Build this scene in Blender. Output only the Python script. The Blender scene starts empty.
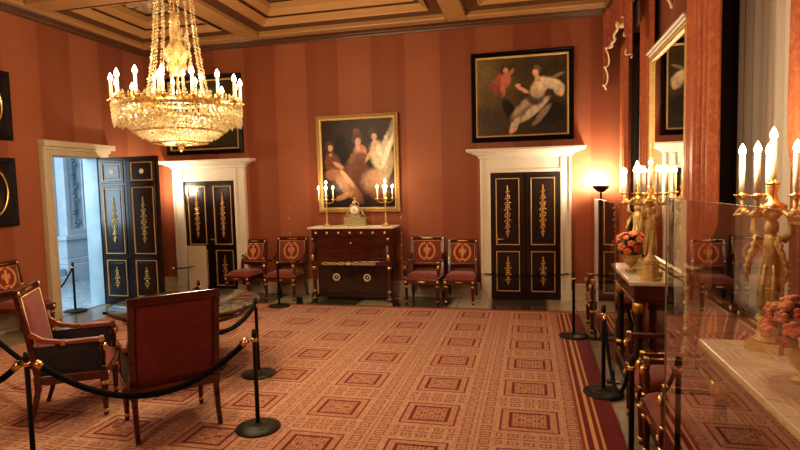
import bpy, math, random
from mathutils import Matrix, Vector, noise
PI = math.pi
random.seed(7)
scn = bpy.context.scene
COL = scn.collection

# ---------------------------------------------------------------- materials
def new_mat(name):
    m = bpy.data.materials.new(name); m.use_nodes = True
    nt = m.node_tree; nt.nodes.clear()
    out = nt.nodes.new('ShaderNodeOutputMaterial')
    return m, nt, out

class V:
    """a scalar node socket with arithmetic"""
    nt = None
    def __init__(s, sock): s.s = sock
    @staticmethod
    def op(o, *a, clamp=False):
        n = V.nt.nodes.new('ShaderNodeMath'); n.operation = o; n.use_clamp = clamp
        for i, x in enumerate(a):
            if isinstance(x, V): V.nt.links.new(x.s, n.inputs[i])
            else: n.inputs[i].default_value = x
        return V(n.outputs[0])
    def __add__(a, b): return V.op('ADD', a, b)
    def __radd__(a, b): return V.op('ADD', b, a)
    def __sub__(a, b): return V.op('SUBTRACT', a, b)
    def __rsub__(a, b): return V.op('SUBTRACT', b, a)
    def __mul__(a, b): return V.op('MULTIPLY', a, b)
    def __rmul__(a, b): return V.op('MULTIPLY', b, a)
    def __truediv__(a, b): return V.op('DIVIDE', a, b)
def vabs(a): return V.op('ABSOLUTE', a)
def vmax(a, b): return V.op('MAXIMUM', a, b)
def vmin(a, b): return V.op('MINIMUM', a, b)
def lt(a, b): return V.op('LESS_THAN', a, b)
def gt(a, b): return V.op('GREATER_THAN', a, b)
def fract(a): return V.op('FRACT', a)
def band(a, lo, hi): return gt(a, lo) * lt(a, hi)
def cell(a, period, off=0.0):            # signed distance from the centre of each cell
    return (fract((a - off) / period + 0.5) - 0.5) * period

def coords(nt, kind='Object'):
    V.nt = nt
    if kind == 'World':
        g = nt.nodes.new('ShaderNodeNewGeometry'); src = g.outputs['Position']
    else:
        t = nt.nodes.new('ShaderNodeTexCoord'); src = t.outputs[kind]
    sp = nt.nodes.new('ShaderNodeSeparateXYZ'); nt.links.new(src, sp.inputs[0])
    return src, V(sp.outputs[0]), V(sp.outputs[1]), V(sp.outputs[2])
def tex_noise(nt, src, scale, detail=3, stretch=None, dist=0):
    if stretch:
        mp = nt.nodes.new('ShaderNodeMapping'); mp.inputs['Scale'].default_value = stretch
        nt.links.new(src, mp.inputs[0]); src = mp.outputs[0]
    n = nt.nodes.new('ShaderNodeTexNoise'); n.inputs['Scale'].default_value = scale
    n.inputs['Detail'].default_value = detail; n.inputs['Distortion'].default_value = dist
    nt.links.new(src, n.inputs['Vector'])
    return V(n.outputs[0])
def rgb(nt, c):
    n = nt.nodes.new('ShaderNodeRGB'); n.outputs[0].default_value = (*c, 1); return n.outputs[0]
def mix(nt, fac, a, b):
    n = nt.nodes.new('ShaderNodeMix'); n.data_type = 'RGBA'
    for k, x in ((0, fac), (6, a), (7, b)):
        if isinstance(x, V): x = x.s
        if isinstance(x, tuple): n.inputs[k].default_value = (*x, 1)
        elif isinstance(x, (int, float)): n.inputs[k].default_value = x
        else: nt.links.new(x, n.inputs[k])
    return n.outputs[2]
def principled(nt, out, color, rough=.5, metal=0, spec=.5, bump=None, bump_s=.2, bump_d=.01, coat=0, sheen=0):
    p = nt.nodes.new('ShaderNodeBsdfPrincipled')
    if isinstance(color, tuple): p.inputs['Base Color'].default_value = (*color, 1)
    else: nt.links.new(color, p.inputs['Base Color'])
    if isinstance(rough, V): nt.links.new(rough.s, p.inputs['Roughness'])
    else: p.inputs['Roughness'].default_value = rough
    p.inputs['Metallic'].default_value = metal
    p.inputs['Specular IOR Level'].default_value = spec
    p.inputs['Coat Weight'].default_value = coat; p.inputs['Coat Roughness'].default_value = .12
    p.inputs['Sheen Weight'].default_value = sheen
    if bump is not None:
        b = nt.nodes.new('ShaderNodeBump'); b.inputs['Strength'].default_value = bump_s
        b.inputs['Distance'].default_value = bump_d
        nt.links.new(bump.s, b.inputs['Height']); nt.links.new(b.outputs[0], p.inputs['Normal'])
    nt.links.new(p.outputs[0], out.inputs[0])
    return p
def simple(name, c, rough=.5, metal=0, spec=.5, var=.12, scale=12, coat=0, sheen=0, stretch=None, bump=0):
    m, nt, out = new_mat(name)
    src, x, y, z = coords(nt)
    n = tex_noise(nt, src, scale, 4, stretch)
    lo = tuple(q*(1-var) for q in c); hi = tuple(min(1, q*(1+var)) for q in c)
    col = mix(nt, V.op('MULTIPLY_ADD', n, 2.2, -.6, clamp=True), lo, hi)
    principled(nt, out, col, rough, metal, spec, n if bump else None, bump, .004, coat, sheen)
    return m

M = {}
M['mahogany'] = simple('mahogany', (.080, .014, .005), .22, var=.5, scale=5, stretch=(1, 1, 6), coat=.6)
M['mahogany_light'] = simple('mahogany_light', (.30, .085, .028), .25, var=.3, scale=5, stretch=(1, 1, 6), coat=.5)
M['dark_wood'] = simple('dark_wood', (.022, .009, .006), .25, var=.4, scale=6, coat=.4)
M['ebony'] = simple('ebony', (.010, .007, .006), .5, var=.3, spec=.3)
M['gold'] = simple('gold', (.86, .55, .20), .28, metal=1, var=.25, scale=40, bump=.3)
M['gold_matte'] = simple('gold_matte', (.62, .42, .17), .5, metal=.35, var=.2, scale=30, bump=.3)
M['stud'] = simple('stud', (.90, .66, .36), .35, metal=.4, var=.1)  # paler than the gold: reflected glint is put into the colour
M['brass'] = simple('brass', (.80, .50, .22), .25, metal=1, var=.1)
M['cream'] = simple('cream', (.60, .50, .34), .45, var=.06, scale=6)
M['white_paint'] = simple('white_paint', (.75, .68, .54), .4, var=.04, scale=4)
M['ivory'] = simple('ivory', (.9, .82, .62), .4, var=.03)
M['black_metal'] = simple('black_metal', (.020, .018, .015), .4, metal=.3, var=.2)
M['bronze_base'] = simple('bronze_base', (.035, .030, .020), .45, metal=.4, var=.25)
M['rope'] = simple('rope', (.006, .005, .005), .85, var=.3, scale=80, spec=.2)
M['old_gilt'] = simple('old_gilt', (.46, .38, .20), .45, metal=.3, var=.3, scale=40)
M['red_velvet'] = simple('red_velvet', (.215, .036, .017), .75, var=.18, scale=25, sheen=.35)
M['dark_velvet'] = simple('dark_velvet', (.17, .022, .012), .75, var=.18, scale=14, sheen=.15)
M['navy_velvet'] = simple('navy_velvet', (.022, .014, .018), .7, var=.3, scale=10, sheen=.1)
M['embroidery'] = simple('embroidery', (.66, .28, .09), .6, var=.2, scale=60)
M['board_white'] = simple('board_white', (.50, .42, .30), .5, var=.04, scale=3)
M['fringe'] = simple('fringe', (.85, .62, .36), .7, var=.25, scale=90)
M['leaf_green'] = simple('leaf_green', (.035, .045, .018), .5, var=.4)
M['flower_orange'] = simple('flower_orange', (.72, .17, .05), .6, var=.3, scale=20)
M['flower_pink'] = simple('flower_pink', (.76, .27, .13), .6, var=.25, scale=20)
M['flower_red'] = simple('flower_red', (.50, .05, .03), .6, var=.3, scale=20)
M['blue_stone'] = simple('blue_stone', (.34, .47, .54), .4, var=.22, scale=2.2)
M['blue_white'] = simple('blue_white', (.62, .70, .76), .4, var=.12, scale=3)
M['blue_dark'] = simple('blue_dark', (.22, .31, .37), .4, var=.25, scale=2.5)
M['outside'] = simple('outside', (.03, .035, .05), .9)

def emis(name, c, s):
    m, nt, out = new_mat(name)
    e = nt.nodes.new('ShaderNodeEmission'); e.inputs[0].default_value = (*c, 1); e.inputs[1].default_value = s
    nt.links.new(e.outputs[0], out.inputs[0]); return m
M['flame'] = emis('flame', (1, .80, .46), 20)
M['lamp_glow'] = emis('lamp_glow', (1, .80, .50), 16)

def wall_mat(axis):
    m, nt, out = new_mat('striped_silk_'+axis)
    src, x, y, z = coords(nt, 'World')
    t = x if axis == 'x' else y
    P = 1.19
    s = V.op('SINE', (t + 4.43) * (2*PI/P))
    st = V.op('MULTIPLY_ADD', s, 6, .5, clamp=True)
    s2 = V.op('SINE', (t + .1) * (2*PI/.595))
    n = tex_noise(nt, src, 1.1, 3)
    fine = tex_noise(nt, src, 60, 2)
    c = mix(nt, st, (.262, .070, .027), (.350, .115, .049))
    c = mix(nt, V.op('MULTIPLY_ADD', s2, .10, .03, clamp=True), c, (.42, .16, .08))
    c = mix(nt, V.op('MULTIPLY_ADD', n, .9, -.30, clamp=True), c, (.22, .056, .024))
    c = mix(nt, fine * .12, c, (.6, .28, .12))
    principled(nt, out, c, .55, spec=.35, sheen=.15, bump=fine, bump_s=.1, bump_d=.002)
    return m
M['wall_x'] = wall_mat('x'); M['wall_y'] = wall_mat('y')

def drape_mat(name, a, b, c3):
    m, nt, out = new_mat(name)
    src, x, y, z = coords(nt)
    n = tex_noise(nt, src, 14, 4, (1, 1, .8), 1.6)
    n2 = tex_noise(nt, src, 30, 2)
    c = mix(nt, V.op('MULTIPLY_ADD', n, 2.6, -.9, clamp=True), a, b)
    c = mix(nt, V.op('MULTIPLY_ADD', n2, 4, -2.2, clamp=True) * .5, c, c3)
    p = principled(nt, out, c, .55, spec=.3, sheen=.0, bump=n2, bump_s=.1, bump_d=.002)
    return m
M['drape'] = drape_mat('drape_silk', (.40, .110, .045), (.53, .180, .075), (.66, .33, .14))
M['valance'] = drape_mat('valance_silk', (.36, .095, .050), (.50, .165, .085), (.6, .28, .15))

def sheer_mat():
    m, nt, out = new_mat('sheer_voile')
    p = nt.nodes.new('ShaderNodeBsdfDiffuse'); p.inputs[0].default_value = (.80, .72, .60, 1)
    t = nt.nodes.new('ShaderNodeBsdfTransparent')
    mx = nt.nodes.new('ShaderNodeMixShader'); mx.inputs[0].default_value = .12
    nt.links.new(p.outputs[0], mx.inputs[1]); nt.links.new(t.outputs[0], mx.inputs[2]); nt.links.new(mx.outputs[0], out.inputs[0])
    return m
M['sheer'] = sheer_mat()

def glass_mat(name, tint, ior, spec_tint=(1, 1, 1)):
    m, nt, out = new_mat(name)
    g = nt.nodes.new('ShaderNodeBsdfGlossy'); g.inputs[0].default_value = (*spec_tint, 1); g.inputs[1].default_value = 0.0
    t = nt.nodes.new('ShaderNodeBsdfTransparent'); t.inputs[0].default_value = (*tint, 1)
    V.nt = nt
    lw = nt.nodes.new('ShaderNodeLayerWeight'); lw.inputs[0].default_value = .5
    f = V.op('MULTIPLY_ADD', V.op('POWER', V(lw.outputs[1]), 3.2), 1.0, (ior-1)**2/(ior+1)**2*1.5, clamp=True)
    mx = nt.nodes.new('ShaderNodeMixShader')
    nt.links.new(f.s, mx.inputs[0]); nt.links.new(t.outputs[0], mx.inputs[1]); nt.links.new(g.outputs[0], mx.inputs[2])
    nt.links.new(mx.outputs[0], out.inputs[0]); return m
M['pane'] = glass_mat('barrier_glass', (.94, .95, .93), 1.75)
M['pane_thin'] = glass_mat('thin_glass', (.97, .97, .96), 1.35)
M['edge_glass'] = simple('glass_edge', (.26, .22, .17), .2, var=.05)
def mirror_mat():
    m, nt, out = new_mat('silvered_mirror')
    principled(nt, out, (.86, .84, .78), .02, metal=1); return m
M['mirror'] = mirror_mat()
def crystal_mat():
    m, nt, out = new_mat('crystal')
    src, x, y, z = coords(nt)
    g = nt.nodes.new('ShaderNodeBsdfGlossy'); g.inputs[0].default_value = (.85, .78, .62, 1); g.inputs[1].default_value = .16
    t = nt.nodes.new('ShaderNodeBsdfTransparent'); t.inputs[0].default_value = (.95, .88, .72, 1)
    d = nt.nodes.new('ShaderNodeBsdfTranslucent'); d.inputs[0].default_value = (1, .90, .68, 1)
    m1 = nt.nodes.new('ShaderNodeMixShader'); m1.inputs[0].default_value = .55
    nt.links.new(g.outputs[0], m1.inputs[1]); nt.links.new(d.outputs[0], m1.inputs[2])
    m2 = nt.nodes.new('ShaderNodeMixShader'); m2.inputs[0].default_value = .30
    nt.links.new(m1.outputs[0], m2.inputs[1]); nt.links.new(t.outputs[0], m2.inputs[2])
    nt.links.new(m2.outputs[0], out.inputs[0]); return m
M['crystal'] = crystal_mat()

def marble(name, a, b, rough=.25, scale=2.5, thin=.06):
    m, nt, out = new_mat(name)
    src, x, y, z = coords(nt, 'World')
    n = tex_noise(nt, src, scale, 6, None, 1.5)
    v = vabs(n - .5)
    n2 = tex_noise(nt, src, scale*.5, 3)
    c = mix(nt, V.op('MULTIPLY_ADD', v, -1/thin, 1, clamp=True), a, b)
    c = mix(nt, n2 * .5, c, tuple(.6*q for q in a))
    principled(nt, out, c, rough); return m
M['marble_cream'] = marble('marble_cream', (.80, .69, .50), (.62, .50, .33))
M['marble_white'] = marble('marble_white', (.80, .72, .58), (.6, .5, .38))
M['marble_dark'] = marble('marble_dark', (.045, .042, .032), (.22, .19, .13), .12)

def floor_mat():
    m, nt, out = new_mat('marble_floor')
    src, x, y, z = coords(nt, 'World')
    n = tex_noise(nt, src, 2.2, 5, None, 1.0)
    n2 = tex_noise(nt, src, 9, 4)
    c = mix(nt, n, (.30, .24, .15), (.44, .37, .25))
    c = mix(nt, V.op('MULTIPLY_ADD', n2, 3, -1.5, clamp=True)*.5, c, (.20, .15, .09))
    # dark slabs along the back wall, alternating with white ones
    bx = cell(x, 1.5, -.2)
    dark = gt(y, 8.35) * lt(vabs(bx), .42)
    c = mix(nt, dark * .85, c, (.055, .05, .035))
    white = gt(y, 8.42) * gt(vabs(bx), .46)
    c = mix(nt, white * .7, c, (.66, .60, .48))
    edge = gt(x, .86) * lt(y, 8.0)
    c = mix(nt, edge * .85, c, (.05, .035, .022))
    joint = vmax(lt(vabs(cell(y, .9, .3)), .006), lt(vabs(cell(x, .9, .65)), .006))
    c = mix(nt, joint * .7, c, (.08, .06, .04))
    principled(nt, out, c, .16); return m
M['floor'] = floor_mat()

def carpet_mat():
    m, nt, out = new_mat('woven_carpet')
    src, x, y, z = coords(nt, 'World')
    PX, PY, OX, OY = .800, .707, -.025, 4.38
    cx = cell(x, PX, OX); cy = cell(y, PY, OY)
    ax, ay = vabs(cx), vabs(cy)
    weave = tex_noise(nt, src, 45, 2)
    big = tex_noise(nt, src, .9, 3)
    base_a, base_b = (.45, .24, .142), (.63, .385, .245)
    dark = (.17, .024, .014); mid = (.40, .115, .060)
    c = mix(nt, V.op('MULTIPLY_ADD', weave, 3, -1, clamp=True), base_a, base_b)
    # thin ribs running along the room
    rib = lt(vabs(cell(x, .022)), .005)
    c = mix(nt, rib * .18, c, mid)
    # rosette frame
    ring = vmax(ax/.235, ay/.215)
    frame = band(ring, .90, .97)
    c = mix(nt, lt(ring, .90) * .25, c, mid)
    frame2 = band(ring, .58, .68)
    core = lt(ring, .58)
    # figure inside the core : mirrored noise-like knot built from box distances
    kx, ky = cell(ax, .062, .015), cell(ay, .056, .01)
    knot = vmax(lt(vabs(vabs(kx) - .018), .006), lt(vabs(vabs(ky) - .016), .006))
    cross = vmax(lt(vabs(ax - ay), .012), lt(vabs(ax*.7 + ay - .085), .010))
    centre = lt(vmax(vabs(ax), vabs(ay)), .022)
    inner = core * (1.0 - vmin(vmax(vmax(knot, cross), centre), 1.0))
    c = mix(nt, frame * .95, c, dark)
    c = mix(nt, frame2 * .97, c, (.13, .016, .010))
    c = mix(nt, inner * .92, c, dark)
    # small key motifs in the lanes between the rosettes
    outx = gt(ax, .262); outy = gt(ay, .240)
    mx_ = cell(ax, .110, .325); my_ = cell(y, .1178, OY + .05)
    mo = vmax(vabs(mx_)/.042, vabs(my_)/.045)
    key = vmax(band(mo, .70, 1.0), lt(vabs(my_), .005) * lt(mo, .9))
    lane = outx * lt(ax, .378)
    c = mix(nt, key * lane * .62, c, dark)
    line = lt(vabs(ax - .399), .004)
    c = mix(nt, line * .5, c, dark)
    nx_ = cell(ax, .118, .0); ny_ = cell(ay, .08, .292)
    no = vmax(vabs(nx_)/.042, vabs(ny_)/.028)
    key2 = vmax(band(no, .62, 1.0), lt(vabs(nx_), .005) * lt(no, .9)) * lt(ax, .245) * gt(ay, .255)
    c = mix(nt, key2 * .6, c, dark)
    c = mix(nt, lt(vabs(ay - .3535), .003) * lt(ax, .262) * .4, c, dark)
    # striped border
    def bord(d):
        nonlocal c
        for lo, hi, col in ((-.02, .145, (.17, .012, .014)), (.145, .165, (.62, .36, .14)), (.165, .195, (.22, .022, .018)), (.195, .225, (.64, .37, .16)),
                            (.225, .265, (.19, .016, .015)), (.265, .285, (.60, .34, .15)), (.285, .31, (.30, .05, .03))):
            c = mix(nt, band(d, lo, hi), c, col)
    bord(.655 - x)
    db = 8.30 - y
    c = mix(nt, lt(db, .10) * gt(db, -.1), c, (.36, .07, .035))
    c = mix(nt, band(db, .10, .13), c, (.62, .36, .18))
    c = mix(nt, V.op('MULTIPLY_ADD', big, 1.2, -.45, clamp=True) * .35, c, (.36, .12, .05))
    principled(nt, out, c, .9, spec=.1, sheen=.15, bump=weave, bump_s=.35, bump_d=.004)
    return m
M['carpet'] = carpet_mat()

def ceil_mat(name, a, b):
    m, nt, out = new_mat(name)
    src, x, y, z = coords(nt, 'World')
    n = tex_noise(nt, src, 1.5, 3); n2 = tex_noise(nt, src, 7, 3, (1, 1, 6))
    c = mix(nt, n, a, b)
    c = mix(nt, V.op('MULTIPLY_ADD', n2, 2, -1, clamp=True)*.3, c, tuple(.6*q for q in a))
    principled(nt, out, c, .38, spec=.6); return m
M['ceil_gold'] = ceil_mat('ceiling_gilt', (.40, .215, .075), (.54, .31, .12))
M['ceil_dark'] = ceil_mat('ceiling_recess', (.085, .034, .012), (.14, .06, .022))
M['ceil_pale'] = ceil_mat('ceiling_panel', (.42, .27, .13), (.52, .36, .20))

def vcol_mat():
    m, nt, out = new_mat('oil_paint')
    a = nt.nodes.new('ShaderNodeVertexColor'); a.layer_name = 'paint'
    src, x, y, z = coords(nt)
    n = tex_noise(nt, src, 60, 3)
    principled(nt, out, a.outputs[0], .38, spec=.25, bump=n, bump_s=.15, bump_d=.003); return m
M['paint'] = vcol_mat()

# ---------------------------------------------------------------- mesh helpers
class MB:
    def __init__(s): s.v = []; s.f = []; s.sm = []; s.M = Matrix.Identity(4)
    def add(s, vs, fs, smooth=False):
        o = len(s.v)
        s.v += [tuple(s.M @ Vector(p)) for p in vs]
        s.f += [tuple(i + o for i in f) for f in fs]; s.sm += [smooth]*len(fs)
        return s
    def box(s, x0, x1, y0, y1, z0, z1):
        vs = [(x, y, z) for z in (z0, z1) for y in (y0, y1) for x in (x0, x1)]
        return s.add(vs, [(0, 2, 3, 1), (4, 5, 7, 6), (0, 1, 5, 4), (2, 6, 7, 3), (0, 4, 6, 2), (1, 3, 7, 5)])
    def cbox(s, cx, cy, cz, sx, sy, sz): return s.box(cx-sx/2, cx+sx/2, cy-sy/2, cy+sy/2, cz-sz/2, cz+sz/2)
    def lathe(s, prof, c=(0, 0, 0), seg=16, smooth=True, ry=1.0):
        vs = []; fs = []
        for r, z in prof:
            for k in range(seg):
                a = 2*PI*k/seg; vs.append((c[0]+r*math.cos(a), c[1]+r*ry*math.sin(a), c[2]+z))
        n = len(prof)
        for i in range(n-1):
            for k in range(seg):
                k2 = (k+1) % seg
                fs.append((i*seg+k, i*seg+k2, (i+1)*seg+k2, (i+1)*seg+k))
        if prof[0][0] > 1e-4: fs.append(tuple(range(seg))[::-1])
        if prof[-1][0] > 1e-4: fs.append(tuple((n-1)*seg+k for k in range(seg)))
        return s.add(vs, fs, smooth)
    def tube(s, pts, rad, seg=8, closed=False, ry=None):
        pts = [Vector(p) for p in pts]; n = len(pts)
        R = rad if isinstance(rad, (list, tuple)) else [rad]*n
        vs = []; fs = []; up = None
        for i, p in enumerate(pts):
            if closed: d = pts[(i+1) % n] - pts[i-1]
            else: d = pts[min(i+1, n-1)] - pts[max(i-1, 0)]
            d.normalize()
            if up is None:
                up = Vector((0, 0, 1)) if abs(d.z) < .9 else Vector((0, 1, 0))
            a = d.cross(up)
            if a.length < 1e-5: a = d.cross(Vector((1, 0, 0)))
            a.normalize(); b = a.cross(d).normalized(); up = b
            for k in range(seg):
                t = 2*PI*k/seg
                vs.append(p + a*(R[i]*math.cos(t)) + b*((ry or 1)*R[i]*math.sin(t)))
        m = n if closed else n-1
        for i in range(m):
            j = (i+1) % n
            for k in range(seg):
                k2 = (k+1) % seg; fs.append((i*seg+k, i*seg+k2, j*seg+k2, j*seg+k))
        if not closed:
            fs.append(tuple(range(seg))[::-1]); fs.append(tuple((n-1)*seg+k for k in range(seg)))
        return s.add(vs, fs, True)
    def bar(s, pts, w, h, side=(1, 0, 0)):
        """rectangular bar along a polyline; side = width direction; w,h may be lists"""
        pts = [Vector(p) for p in pts]; n = len(pts); side = Vector(side).normalized()
        W = w if isinstance(w, (list, tuple)) else [w]*n; H = h if isinstance(h, (list, tuple)) else [h]*n
        vs = []; fs = []
        for i, p in enumerate(pts):
            d = (pts[min(i+1, n-1)] - pts[max(i-1, 0)]).normalized()
            u = side.cross(d).normalized()
            for a, b in ((-1, -1), (1, -1), (1, 1), (-1, 1)): vs.append(p + side*(a*W[i]/2) + u*(b*H[i]/2))
        for i in range(n-1):
            for k in range(4):
                k2 = (k+1) % 4; fs.append((i*4+k, i*4+k2, (i+1)*4+k2, (i+1)*4+k))
        fs.append((3, 2, 1, 0)); e = (n-1)*4; fs.append((e, e+1, e+2, e+3))
        return s.add(vs, fs, False)
    def ball(s, c, r, sx=1, sy=1, sz=1, seg=8, rings=5):
        vs = [(c[0], c[1], c[2]-r*sz)]; fs = []
        for i in range(1, rings):
            t = PI*i/rings - PI/2
            for k in range(seg):
                a = 2*PI*k/seg
                vs.append((c[0]+r*sx*math.cos(t)*math.cos(a), c[1]+r*sy*math.cos(t)*math.sin(a), c[2]+r*sz*math.sin(t)))
        vs.append((c[0], c[1], c[2]+r*sz)); L = len(vs)-1
        for k in range(seg):
            k2 = (k+1) % seg
            fs.append((0, 1+k2, 1+k)); fs.append((L, L-seg+k, L-seg+k2))
            for i in range(rings-2):
                fs.append((1+i*seg+k, 1+i*seg+k2, 1+(i+1)*seg+k2, 1+(i+1)*seg+k))
        return s.add(vs, fs, True)
    def gem(s, c, r, h):
        x, y, z = c
        vs = [(x, y, z+h), (x+r, y, z), (x, y+r, z), (x-r, y, z), (x, y-r, z), (x, y, z-h)]
        return s.add(vs, [(0, 1, 2), (0, 2, 3), (0, 3, 4), (0, 4, 1), (5, 2, 1), (5, 3, 2), (5, 4, 3), (5, 1, 4)])
    def grid(s, fn, nu, nv, smooth=True):
        vs = [fn(i/(nu-1), j/(nv-1)) for j in range(nv) for i in range(nu)]
        fs = [(j*nu+i, j*nu+i+1, (j+1)*nu+i+1, (j+1)*nu+i) for j in range(nv-1) for i in range(nu-1)]
        return s.add(vs, fs, smooth)
    def rectframe(s, x0, x1, z0, z1, w, y0, y1):
        s.box(x0, x0+w, y0, y1, z0, z1); s.box(x1-w, x1, y0, y1, z0, z1)
        s.box(x0+w, x1-w, y0, y1, z0, z0+w); s.box(x0+w, x1-w, y0, y1, z1-w, z1); return s
    def frame_profile(s, x0, x1, z0, z1, prof, y=0):
        """mitred frame in the XZ plane; prof = [(inset, forward)] ; forward is -Y"""
        vs = []; fs = []
        for ins, fw in prof:
            vs += [(x0+ins, y-fw, z0+ins), (x1-ins, y-fw, z0+ins), (x1-ins, y-fw, z1-ins), (x0+ins, y-fw, z1-ins)]
        for i in range(len(prof)-1):
            for k in range(4):
                k2 = (k+1) % 4; fs.append((i*4+k, i*4+k2, (i+1)*4+k2, (i+1)*4+k))
        return s.add(vs, fs)
    def build(s, name, mat, parent=None, bevel=0, solid=0, subsurf=0):
        me = bpy.data.meshes.new(name); me.from_pydata(s.v, [], s.f)
        for p, q in zip(me.polygons, s.sm): p.use_smooth = q
        me.materials.append(M[mat] if isinstance(mat, str) else mat); me.update()
        o = bpy.data.objects.new(name, me); COL.objects.link(o)
        if parent is not None: o.parent = parent
        if solid:
            md = o.modifiers.new('s', 'SOLIDIFY'); md.thickness = solid; md.offset = 0
        if bevel:
            md = o.modifiers.new('b', 'BEVEL'); md.width = bevel; md.segments = 2; md.limit_method = 'ANGLE'
        if subsurf:
            md = o.modifiers.new('u', 'SUBSURF'); md.levels = subsurf; md.render_levels = subsurf
        return o

def balls(name, mat, parent, pts, r, sx=1, sy=1, sz=1, seg=8, rings=5):
    for p in pts: MB().ball(p, r, sx, sy, sz, seg, rings).build(name, mat, parent)
def tag(o, label=None, cat=None, group=None, kind=None):
    if label: o['label'] = label
    if cat: o['category'] = cat
    if group: o['group'] = group
    if kind: o['kind'] = kind
    return o
def thing(name, label, cat, loc=(0, 0, 0), rz=0, group=None):
    o = bpy.data.objects.new(name, None); COL.objects.link(o); o.empty_display_size = .1
    o.location = loc; o.rotation_euler = (0, 0, rz); return tag(o, label, cat, group)
def kids(o): return [c for c in bpy.data.objects if c.parent == o]
def dup(root, loc, rz=0, label=None, group=None, scale=None):
    def cp(o, par):
        c = o.copy(); COL.objects.link(c)
        if par is not None: c.parent = par
        for k in kids(o): cp(k, c)
        return c
    r = cp(root, None); r.location = loc; r.rotation_euler = (0, 0, rz)
    if label: r['label'] = label
    if group: r['group'] = group
    if scale: r.scale = scale
    return r
def struct(o, label=None): 
    o['kind'] = 'structure'
    if label: o['label'] = label
    return o

# ---------------------------------------------------------------- dimensions
XL, XR, YB, YF, ZC = -7.12, 1.45, 9.20, -2.6, 4.52
RD = (-.645, .460, 2.085)          # right door leaf x0,x1,top
LD = (-6.345, -5.290, 2.085)

# ================================================================ SETTING
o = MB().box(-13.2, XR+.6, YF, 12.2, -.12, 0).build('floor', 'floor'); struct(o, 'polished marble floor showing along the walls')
tag(o, cat='floor')
# back wall (with solid backing behind the doors)
o = MB().box(XL-.25, XR+.6, YB, YB+.2, 0, ZC+.5).build('wall_back', 'wall_x'); struct(o, 'back wall hung with terracotta striped silk')
m = MB()
LDY0, LDY1, LDZ = 6.93, 7.93, 2.50
m.box(XL-.22, XL, YF, LDY0, 0, ZC+.5); m.box(XL-.22, XL, LDY1, YB, 0, ZC+.5); m.box(XL-.22, XL, LDY0, LDY1, LDZ, ZC+.5)
o = m.build('wall_left', 'wall_y'); struct(o, 'left wall hung with terracotta striped silk')
W1, W2, WZ = (3.60, 4.98), (7.62, 8.78), 4.05
m = MB()
segs = [(YF, W1[0]), (W1[1], W2[0]), (W2[1], YB)]
for a, b in segs: m.box(XR, XR+.45, a, b, 0, ZC+.5)
for a, b in (W1, W2): m.box(XR, XR+.45, a, b, WZ, ZC+.5); m.box(XR, XR+.45, a, b, 0, .25)
o = m.build('wall_right', 'wall_y'); struct(o, 'right window wall hung with terracotta silk')
o = MB().box(XL-.25, XR+.6, YF-.2, YF, 0, ZC+.5).build('wall_front', 'wall_x'); struct(o, 'wall behind the viewer')

# dados and baseboards
def dado(name, fn, label):
    m = MB(); fn(m); o = m.build(name, 'cream', bevel=.006); struct(o, label); return o
def f(m):
    for a, b in ((XL, -6.60), (-5.10, -.83), (.645, XR)):
        m.box(a, b, YB-.05, YB, 0, .06); m.box(a, b, YB-.03, YB, .06, .235); m.box(a, b, YB-.045, YB, .235, .27)
dado('baseboard_back', f, 'cream dado board along the back wall')
def f(m):
    for a, b in ((YF, 6.76), (8.10, YB-.05)):
        m.box(XL, XL+.05, a, b, 0, .06); m.box(XL, XL+.03, a, b, .06, .235); m.box(XL, XL+.045, a, b, .235, .27)
dado('baseboard_left', f, 'cream dado board along the left wall')
def f(m):
    m.box(XR-.05, XR, YF, YB-.05, 0, .06); m.box(XR-.03, XR, YF, YB-.05, .06, .24)
dado('baseboard_right', f, 'cream dado board along the right wall')

# carpet
o = MB().box(-6.35, .655, YF+.3, 8.30, .0, .012).build('carpet', 'carpet')
tag(o, 'large red and tan patterned carpet with striped dark red border', 'carpet')

# ---- ceiling : coffers
BX = [(-7.12, -6.86), (-4.88, -4.56), (-1.30, -.98), (1.10, 1.45)]
BY = [(YF, -2.3), (.55, .87), (2.95, 3.27), (6.45, 6.77), (8.87, YB)]
m = MB()
zb, zt = ZC+.02, ZC+.42
m.box(XL, XR+.45, YF, YB, zt, zt+.05)
struct(m.build('ceiling', 'ceil_pale'), 'coffered ceiling panel field'); bpy.data.objects['ceiling']['kind'] = 'structure'
m = MB(); md = MB()
for a, b in BX: m.box(a, b, YF, YB, zb, zt)
for i, (a, b) in enumerate(BY):
    for (x0, x1) in ((BX[0][1], BX[1][0]), (BX[1][1], BX[2][0]), (BX[2][1], BX[3][0])): m.box(x0, x1, a, b, zb, zt)
struct(m.build('trim_1', 'ceil_gold', bevel=.02), 'gilt ceiling beams dividing the coffers')
m = MB(); md = MB(); mr = MB()
def ring(mb, x0, x1, y0, y1, prof):
    vs = []; fs = []
    for ins, z in prof:
        vs += [(x0+ins, y0+ins, z), (x1-ins, y0+ins, z), (x1-ins, y1-ins, z), (x0+ins, y1-ins, z)]
    for i in range(len(prof)-1):
        for k in range(4):
            k2 = (k+1) % 4; fs.append((i*4+k, i*4+k2, (i+1)*4+k2, (i+1)*4+k))
    mb.add(vs, fs)
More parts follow.
